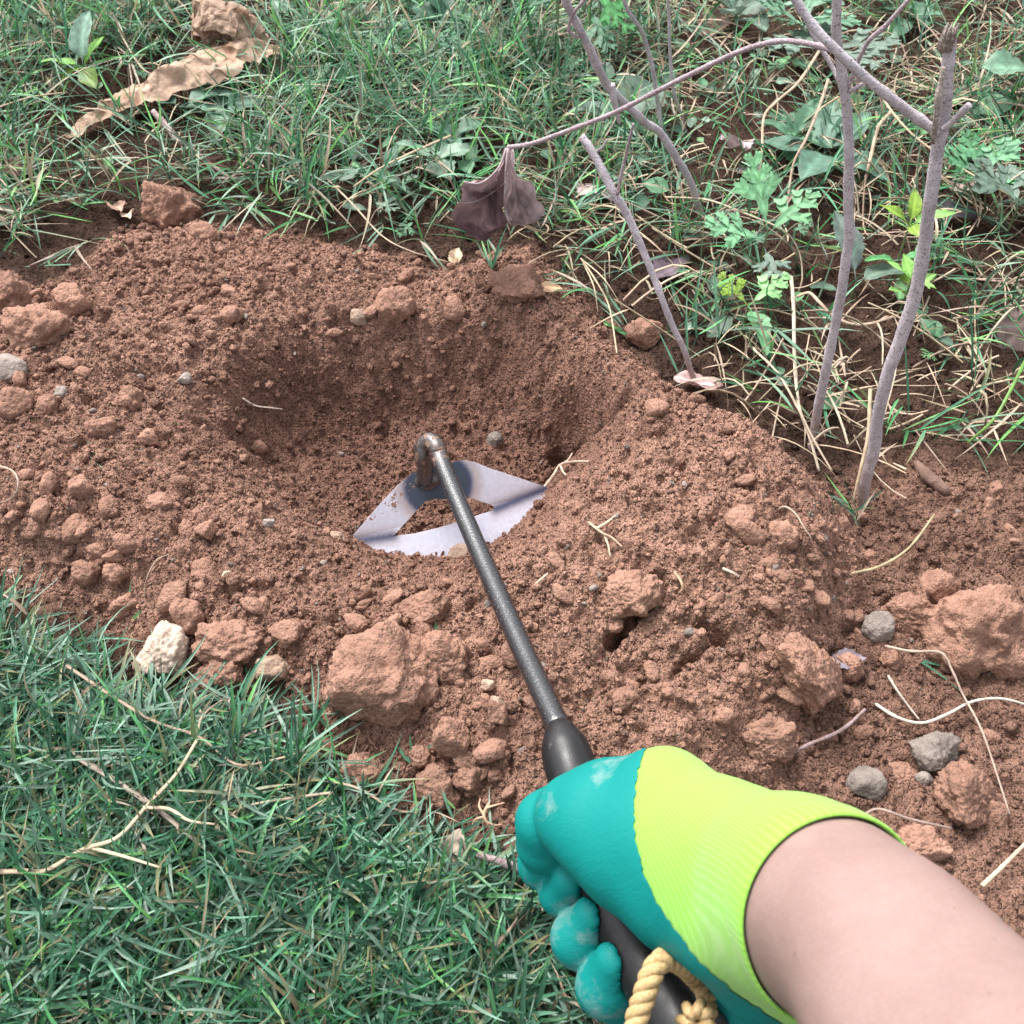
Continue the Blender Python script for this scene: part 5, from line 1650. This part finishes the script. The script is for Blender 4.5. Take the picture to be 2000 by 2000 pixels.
def crumple_tube(pts, rads, n=(70, 20), arc=4.0, seed=0, amp=.006, freq=55):
    """a dry sheet rolled round a path, creased along and across, its long edges ragged"""
    q = smooth_path(np.hstack([np.array(pts), np.array(rads)[:, None]]), n[0])
    T = nrm(np.gradient(q[:, :3], axis=0)); u = nrm(np.cross(T, [0, 0, 1.0])); v = np.cross(u, T)
    s = np.linspace(0, 1, n[0])[:, None] * np.ones((1, n[1])); b = np.linspace(-1, 1, n[1])[None] * np.ones((n[0], 1))
    rag = 1 + .35 * fbm2(s * 1.0, b * 0 + np.sign(b), 9, 4, seed, .6)
    ph = np.pi / 2 + b * arc / 2 * rag + .5 * np.sin(s * 7 + seed)
    wob = .5 * np.sin(s * 11 + seed) + .35 * noise2(s * 7, s * 0, seed + 6)
    bb = b * rag + .12 * noise2(s * 30, np.sign(b), seed + 3) * np.abs(b)
    tent = .55 * (1 - np.abs(b - .35 * wob)) - .30 * np.abs(b) + .45 * np.maximum(np.abs(b) - .55, 0) * (1 + wob)
    if arc > 4:                                                    # the bunched end is rolled up
        V = q[:, None, :3] + (np.cos(ph) * q[:, 3:4])[..., None] * u[:, None] + (np.sin(ph) * q[:, 3:4] * .8)[..., None] * v[:, None]
    else:
        V = q[:, None, :3] + (bb * q[:, 3:4] * 1.25)[..., None] * u[:, None] + (tent * q[:, 3:4])[..., None] * v[:, None]
    V = V.reshape(-1, 3)
    D = v.repeat(n[1], 0)
    V = V + D * (amp * 1.1 * facets(V, 18, 150, 9, seed))[:, None] + u.repeat(n[1], 0) * (amp * .8 * facets(V, 26, 120, 6, seed + 1))[:, None] + T.repeat(n[1], 0) * (amp * .7 * facets(V, 26, 120, 5, seed + 2))[:, None]
    i = (np.arange(n[0] - 1)[:, None] * n[1] + np.arange(n[1] - 1)[None]).ravel()
    return V, np.stack([i, i + 1, i + n[1] + 1, i + n[1]], 1)

TAN = np.array([.47, .325, .24])
cl0 = G(330, 180, .03)
cr = empty('crumpled_leaf', 'long pale brown crumpled leaf curled over the grass with a bunched-up end', 'dry leaf', tuple(cl0))
def crp(name, pts, rads, seed, n=(150, 40), arc=2.7, amp=.010, tint=1.0):
    V, F = crumple_tube(pts, rads, n, arc, seed, amp)
    tone = (TAN * tint)[None] * (1 + .45 * fbm3(V, 60, 4, seed + 30, .65))[:, None]
    br_ = sstep(.15, .5, fbm3(V, 38, 3, seed + 33))[:, None]
    tone = tone * (1 - br_) + tone * np.array([.62, .50, .42]) * br_
    return link(name, mesh_np(name, V - cl0, F, tone, False, [M_DRY]), cr)
crp('leaf_blade', [G(125, 268, .012), G(180, 232, .016), G(235, 200, .026), (G(290, 176, .030)), G(350, 148, .036), G(410, 122, .040), G(470, 100, .042), G(520, 92, .040), G(550, 108, .025)],
    [.003, .012, .019, .025, .023, .024, .023, .020, .008], 61)
crp('leaf_fold', [G(392, 82, .03), G(410, 40, .05), G(440, 48, .06), G(470, 62, .05), G(490, 80, .04), G(480, 110, .03)], [.012, .026, .028, .026, .020, .010], 62, (110, 60), 4.4, .014, .75)
crp('leaf_tail', [G(488, 105, .035), G(500, 140, .022), G(518, 165, .012), G(535, 190, .006)], [.010, .008, .006, .002], 63, (30, 14), 3.5, .005, .95)
crp('leaf_stalk', [G(430, 30, .05), G(424, 5, .05), G(420, -30, .05)], [.006, .006, .005], 64, (16, 14), 6.0, .002, 1.15)

def flat_leaf(label, px, py, L, W, az, col, seed, up=.006, el=.15, name='withered_leaf', group=None, curl=.12, kind='ovate', mat=None):
    V, F, C = leaf_np(L, W, col, kind, curl, .35, seed, .12, 18, 10)
    V = V - np.array([0, L * .5, 0])
    V = V + np.stack([fbm3(V, 60, 3, seed + k) for k in range(3)], 1) * np.array([.15, .1, .35]) * W * .5
    C = C * (1 + .25 * fbm3(V, 70, 3, seed + 9))[:, None]
    V = orient(V, math.radians(az), el, random.uniform(-.3, .3))
    g = G(px, py, up)
    g[2] = max(g[2], float(H(g[0], g[1])[0]) + up)
    o = link(name, mesh_np(name, V, F, C, True, [mat or M_DRY]), loc=tuple(g))
    return tag(o, label, 'dry leaf', group)
PINK = (.46, .31, .30)
flat_leaf('curled pink-mauve dry leaf at the foot of the short cut twig', 1362, 752, .046, .020, 120, PINK, 71, .012, .1, curl=-.1)
flat_leaf('small cream dry leaf standing on the far rim of the hole', 892, 500, .018, .015, 20, (.62, .46, .32), 72, .008, .9)
flat_leaf('flat ochre dry leaf lying on the far rim under the grass', 1062, 562, .040, .012, 85, (.48, .31, .19), 73, .006, .05)
flat_leaf('pale mauve dry leaf hanging in the weeds under the branch', 1440, 280, .05, .035, 170, (.42, .32, .34), 74, .03, .6)
flat_leaf('mauve leaf folded down below the pale mauve leaf', 1462, 335, .05, .024, 175, (.27, .20, .21), 75, .015, .4)
flat_leaf('dark purple dry leaf shaded in the weeds right of the thick stick', 1855, 420, .065, .030, 100, (.085, .065, .08), 76, .012, .2)
flat_leaf('pale pink holed leaf lying in the weeds by the picture edge', 1895, 358, .045, .026, 80, (.50, .37, .34), 77, .012, .15)
flat_leaf('dull purple dry leaf beside the pale pink holed leaf', 1950, 335, .05, .03, 70, (.13, .085, .09), 78, .01, .2)
flat_leaf('brown dry leaf at the picture edge above the crumbs', 25, 325, .075, .026, 95, (.17, .10, .085), 79, .012, .15)
flat_leaf('pale dry leaf half hidden behind the short cut twig', 1165, 375, .05, .04, 150, (.46, .36, .36), 80, .012, .35)
flat_leaf('dark leaf scrap in the shade right of the arching twig root', 1690, 170, .05, .03, 110, (.20, .14, .15), 81, .012, .2)
flat_leaf('dusky purple leaf between the leaning twig and the seedling', 1310, 520, .05, .03, 50, (.12, .09, .11), 82, .010, .2)
flat_leaf('grey-brown leaf leaning on the weeds at the picture edge', 1985, 640, .06, .035, 20, (.16, .115, .11), 83, .015, .6)
flat_leaf('brown leaf scrap pushed up by the block of earth', 228, 400, .05, .020, 150, (.30, .19, .15), 84, .012, .5)
flat_leaf('cream scrap of leaf between the block of earth and the brown scrap', 250, 418, .034, .014, 160, (.52, .38, .29), 85, .012, .5)
flat_leaf('lilac dry petal-like leaf among the stones by the mound foot', 1655, 1290, .028, .014, 80, (.20, .17, .20), 86, .01, .3)
flat_leaf('small tan leaf tip standing in the lawn below the dusty clods', 890, 1652, .022, .014, 25, (.42, .33, .27), 87, .024, .9)
flat_leaf('dark brown leaf behind the thin upright sticks near the picture top', 1880, 185, .05, .03, 60, (.10, .07, .075), 88, .012, .2)
flat_leaf('brownish leaf lying above the round-leaved weed near the picture top', 1395, 45, .06, .04, 40, (.25, .165, .145), 89, .012, .2)

# ------------------------------------------------------------------ single straws, roots and grass stems one can point to
def straw(label, pts, r=.0012, col=(.60, .47, .33), name='straw', cat='straw', flat=.6, n=40, seed=0, group=None, side=None, up=.004, mat=None):
    w = [G(px, py, h) for px, py, h in pts]
    for p, (a, b_, h) in zip(w, pts):
        p[2] = max(p[2], float(macro(p[:1], p[1:2])[0]) + h)
    c = smooth_path(np.array(w), n)
    o0 = c[0].copy()
    s = np.linspace(0, 1, n)
    rad = r * (1 - .35 * s) * (1 + .25 * np.exp(-((s % .31 - .15) / .012) ** 2))
    V, F = tube_np(c, rad, 7, .06, seed, flat)
    tone = np.asarray(col)[None] * .78 * (1 + .2 * fbm3(V, 80, 2, seed))[:, None]
    o = link(name, mesh_np(name, V - o0, F, tone, True, [mat or M_STRAW]), loc=tuple(o0))
    tag(o, label, cat, group)
    for sp_pts in (side or []):
        w2 = np.array([G(px, py, h) for px, py, h in sp_pts])
        V, F = tube_np(smooth_path(w2, 16), np.linspace(r * .8, r * .4, 16), 6, .05, seed + 1, flat)
        link('side_stalk', mesh_np('side_stalk', V - o0, F, np.broadcast_to(np.asarray(col) * .95, (len(V), 3)), True, [mat or M_STRAW]), o)
    return o
straw('long jointed pale straw bent across the lawn', [(-60, 1703, 0.027), (40, 1702, 0.031), (90, 1700, 0.033), (160, 1660, 0.035), (230, 1635, 0.037), (290, 1570, 0.037), (345, 1510, 0.037), (385, 1445, 0.035)], .0019, seed=1,
      side=[[(175, 1655, 0.035), (240, 1672, 0.037), (315, 1695, 0.035)], [(280, 1577, 0.037), (330, 1580, 0.037), (370, 1603, 0.037), (420, 1610, 0.033)]])
straw('broad flattened grey straw crossing under the jointed straw', [(140, 1473, 0.029), (210, 1515, 0.031), (290, 1568, 0.031), (350, 1615, 0.029), (400, 1657, 0.025)], .0021, (.42, .34, .28), flat=.4, seed=2)
straw('pink-brown runner across the top of the lawn', [(130, 1300, 0.027), (220, 1360, 0.031), (300, 1408, 0.031), (390, 1440, 0.029), (460, 1492, 0.027), (530, 1485, 0.027), (600, 1465, 0.023)], .0013, (.46, .33, .25), seed=3,
      side=[[(385, 1440, .022), (395, 1400, .022), (430, 1370, .02), (460, 1360, .02)]])
straw('pale runner ending in a white tip in the lawn', [(650, 1548, 0.025), (560, 1560, 0.029), (480, 1575, 0.029), (440, 1600, 0.027)], .0011, (.52, .40, .30), seed=4)
straw('yellowish straw at the lawn edge beneath the clods', [(640, 1525, 0.019), (700, 1540, 0.023), (770, 1580, 0.023), (815, 1588, 0.019)], .0011, (.50, .37, .27), seed=5)
straw('thin looping straw beside the picture edge on the spoil', [(-20, 905, .006), (25, 920, .012), (35, 950, .014), (20, 975, .01), (-15, 985, .006)], .0008, (.55, .42, .34), seed=6)
straw('arched fine straw over the spoil above the white stone', [(283, 1165, .004), (287, 1130, .016), (305, 1095, .016), (330, 1083, .006)], .0011, (.48, .36, .27), seed=7)
straw('white splinter of straw on the wall of the hole', [(474, 778, .004), (498, 792, .005), (525, 796, .006), (552, 799, .004)], .0013, (.75, .62, .52), seed=8)
straw('short cream straw bent on the near rim', [(434, 1128, .004), (440, 1118, .008), (458, 1116, .006)], .0011, (.75, .6, .45), seed=9)
straw('long straw with a curled end on the mound flank', [(1520, 995, .004), (1535, 990, .012), (1555, 1005, .012), (1570, 1030, .008), (1585, 1052, .003)], .0012, (.60, .48, .37), seed=10)
straw('forked pale root lying in the hole beside the blade tip', [(1058, 958, .006), (1080, 930, .012), (1095, 908, .014), (1120, 902, .012), (1150, 902, .006)], .0016, (.62, .46, .36), 'root', 'root', .9, seed=11,
      side=[[(1098, 908, .013), (1110, 898, .014), (1118, 885, .014)], [(1095, 910, .013), (1100, 922, .01), (1106, 928, .006)]])
straw('three-legged straw sprig on the slope right of the shaft', [(1150, 1020, .004), (1175, 1040, .008), (1195, 1050, .006), (1215, 1068, .003)], .0014, (.66, .50, .36), 'straw', seed=12,
      side=[[(1180, 1043, .007), (1188, 1065, .005), (1192, 1088, .002)], [(1165, 1032, .007), (1185, 1020, .008), (1200, 1008, .005)]])
straw('stub of pale straw near the ridge over the dark crack', [(1412, 1110, .004), (1430, 1118, .006), (1443, 1126, .003)], .0015, (.62, .50, .40), seed=13)
straw('ochre bent straw at the end of the earth ridge', [(1318, 1118, .004), (1330, 1135, .008), (1333, 1150, .006), (1326, 1158, .003)], .0013, (.58, .38, .24), seed=14)
straw('tiny straw splinter on the slope beside the shaft', [(1045, 1142, .003), (1058, 1130, .005), (1070, 1120, .003)], .0012, (.66, .5, .38), seed=15)
straw('green-tipped grass stem lying on the trodden ground', [(1664, 1120, .004), (1720, 1105, .01), (1775, 1070, .016), (1825, 1005, .02)], .0013, (.50, .42, .25), 'straw', 'grass stem', seed=16)
straw('dry jointed stem folded over beside the huge rough clod', [(1730, 1262, .006), (1780, 1272, .02), (1838, 1275, .03), (1860, 1310, .025), (1880, 1355, .018), (1910, 1410, .015), (1930, 1460, .012), (1972, 1590, .006)], .0016, (.56, .42, .34), seed=17)
straw('white looping rootlet across the trodden ground', [(1700, 1368, .003), (1750, 1400, .008), (1800, 1412, .008), (1850, 1395, .01), (1900, 1370, .014), (1960, 1365, .014), (2030, 1385, .01)], .0014, (.66, .56, .48), 'root', 'root', .9, seed=18)
straw('short white rootlet above the looping rootlet', [(1735, 1320, .004), (1750, 1345, .008), (1775, 1380, .006), (1795, 1405, .004)], .0011, (.60, .50, .43), 'root', 'root', .9, seed=19)
straw('thin dark stalk between the oval grey stone and the cuff', [(1680, 1598, .004), (1715, 1580, .01), (1780, 1600, .012), (1860, 1618, .008)], .0011, (.36, .26, .22), seed=20)
straw('straw at the picture edge beside the forearm', [(1918, 1730, .006), (1960, 1690, .012), (2010, 1640, .016)], .0016, (.66, .52, .38), seed=21)
straw('tangle of pale roots at the glove fingertip', [(955, 1570, .02), (945, 1590, .024), (950, 1605, .024), (960, 1622, .02)], .0012, (.56, .36, .24), 'root', 'root', .9, seed=22,
      side=[[(950, 1578, .022), (970, 1572, .022), (985, 1568, .018)], [(948, 1595, .024), (930, 1600, .022), (922, 1612, .018)], [(950, 1605, .024), (965, 1612, .022), (980, 1610, .018)], [(944, 1590, .024), (936, 1575, .02), (938, 1560, .016)]])
straw('pale straw tip sticking out beside the ring finger of the glove', [(1110, 1785, .03), (1085, 1772, .03), (1070, 1768, .03), (1058, 1778, .026)], .0014, (.66, .52, .40), seed=23)
straw('curled tan straw hooked between the seedling and the middle stick', [(1555, 580, .03), (1580, 572, .035), (1600, 590, .036), (1625, 615, .03), (1660, 632, .024), (1700, 632, .024), (1755, 615, .02)], .0020, (.60, .44, .33), seed=24)
straw('tall tan stalk bending from the weeds toward the seedling', [(1300, 385, .03), (1380, 390, .04), (1450, 415, .045), (1530, 450, .04), (1560, 490, .03), (1567, 540, .02), (1560, 570, .012)], .0015, (.62, .50, .36), seed=25)
straw('tan stalk hanging from the arching twig to the weeds', [(1600, 100, .06), (1560, 160, .06), (1515, 200, .05), (1492, 230, .045), (1488, 300, .03), (1480, 370, .01)], .0019, (.58, .42, .30), seed=26)
straw('second tan stalk beside the hanging one, with a joint', [(1618, 155, .06), (1600, 210, .06), (1575, 270, .05), (1550, 320, .035), (1540, 380, .02), (1530, 435, .005)], .0019, (.52, .37, .28), seed=27)
straw('thick tan stalk behind the middle stick', [(1740, 218, .05), (1715, 250, .05), (1700, 310, .04), (1690, 350, .025), (1670, 400, .006)], .0022, (.60, .44, .32), seed=28)
straw('long tan stem running behind the thick stick down to the picture edge', [(1715, 180, .06), (1760, 240, .06), (1810, 285, .055), (1880, 330, .05), (1960, 375, .045), (2040, 420, .03)], .0019, (.60, .46, .31), seed=29)
straw('upright pale straw stalk at the inner edge of the mound', [(1545, 540, .04), (1550, 600, .04), (1552, 700, .035), (1560, 790, .03), (1580, 850, .02), (1600, 920, .006)], .0021, (.66, .54, .42), seed=30)
straw('second pale straw crossing the mound edge by the stick bases', [(1470, 680, .03), (1520, 730, .035), (1560, 800, .03), (1590, 860, .02), (1625, 920, .008)], .0016, (.64, .50, .38), seed=31)
straw('green and tan stem standing by the thick stick', [(1700, 760, .05), (1695, 850, .04), (1680, 920, .03), (1665, 985, .01)], .0018, (.56, .42, .28), 'straw', 'grass stem', seed=32)
straw('pair of dry blades drooping onto the far rim', [(1135, 505, .03), (1165, 550, .034), (1190, 600, .024), (1205, 690, .006)], .0012, (.62, .50, .34), seed=33,
      side=[[(1135, 505, .03), (1180, 545, .034), (1215, 600, .015)], [(1140, 515, .03), (1160, 560, .03), (1168, 610, .012)]])
straw('long dry straw slanting through the grass onto the far crumbs', [(640, 350, .03), (690, 400, .03), (745, 460, .02), (800, 490, .014), (875, 512, .008)], .0013, (.60, .46, .34), seed=34)
straw('pale straw lying across the upper grass beside the leaf weed', [(880, 265, .05), (800, 300, .05), (740, 330, .045), (690, 365, .03)], .0017, (.56, .42, .28), seed=35)
straw('bright green stem rising at the picture edge past the thick stick', [(2010, 690, .06), (1975, 760, .06), (1940, 820, .05), (1890, 865, .03)], .0016, (.22, .42, .10), 'straw', 'grass stem', seed=36, mat=M_GRASS)
straw('tan straw at the edge above the seedling with the tall pale leaf', [(-20, 215, .03), (60, 190, .034), (130, 180, .03)], .0016, (.56, .42, .30), seed=37)
straw('tan straw pointing into the crumpled leaf', [(232, 58, .03), (255, 100, .034), (280, 135, .034), (310, 150, .03)], .0015, (.58, .46, .34), seed=38)
# green sprigs that grow up through the dug soil
def sprig(label, px, py, nb, L, az0=0, spread=1.2, up=.0, w=.0026, col=None, el=(.5, 1.1)):
    g = G(px, py, up)
    root = empty('grass_sprig', label, 'grass sprig', tuple(g))
    for k in range(nb):
        az = az0 + spread * (k - (nb - 1) / 2) / max(1, nb - 1) * 2; e = random.uniform(*el)
        d = np.array([[math.sin(az) * math.cos(e), math.cos(az) * math.cos(e), math.sin(e)]])
        c = np.array([col or random.choice([(.06, .20, .10), (.10, .27, .10), (.05, .15, .09)])])
        V, F, C = blades_np(np.array([g - np.array([0, 0, .004])]), d, np.array([L * random.uniform(.7, 1.1)]), np.array([w]), np.array([random.uniform(.1, .5)]), c * .9, c * 1.2, 8)
        link('blade', mesh_np('blade', V - g, F, C, True, [M_GRASS]), root)
    return root
sprig('fan of green grass blades in the crumbs before the block of earth', 275, 395, 7, .055, .2, 1.5)
sprig('small green sprig lying in the crumbs by the picture edge', 98, 520, 4, .035, 0, 1.6, el=(.1, .5))
sprig('pair of thin green blades by the near slope of the hole', 850, 1240, 2, .026, -.2, .5)
sprig('green sprig poking out under the largest clod', 800, 1490, 4, .03, .6, 1.3)
sprig('green blade bent over the spoil at the picture edge', 10, 800, 2, .04, 1.6, .3, el=(.1, .4))
sprig('tiny green sprig with a dry stem on the spoil', 170, 890, 3, .024, 1.2, 1.2, el=(.1, .6))
sprig('lone green sprig standing in the crumbs under the purple leaf', 962, 520, 5, .05, .1, .7, .01)
sprig('green blade against the clods near the white stone', 245, 1230, 2, .04, .3, .4)
sprig('light green blade at the lawn edge by the pale triangular stone', 497, 1350, 3, .03, .1, .6)
sprig('dark green blades below the looping dry stem', 1790, 1290, 3, .05, 1.9, .4, el=(.05, .3))

n_ = 0
for o in bpy.data.objects:
    if o.type == 'MESH':
        n_ += len(o.data.loops) - 2 * len(o.data.polygons)
print('TRIS', n_)
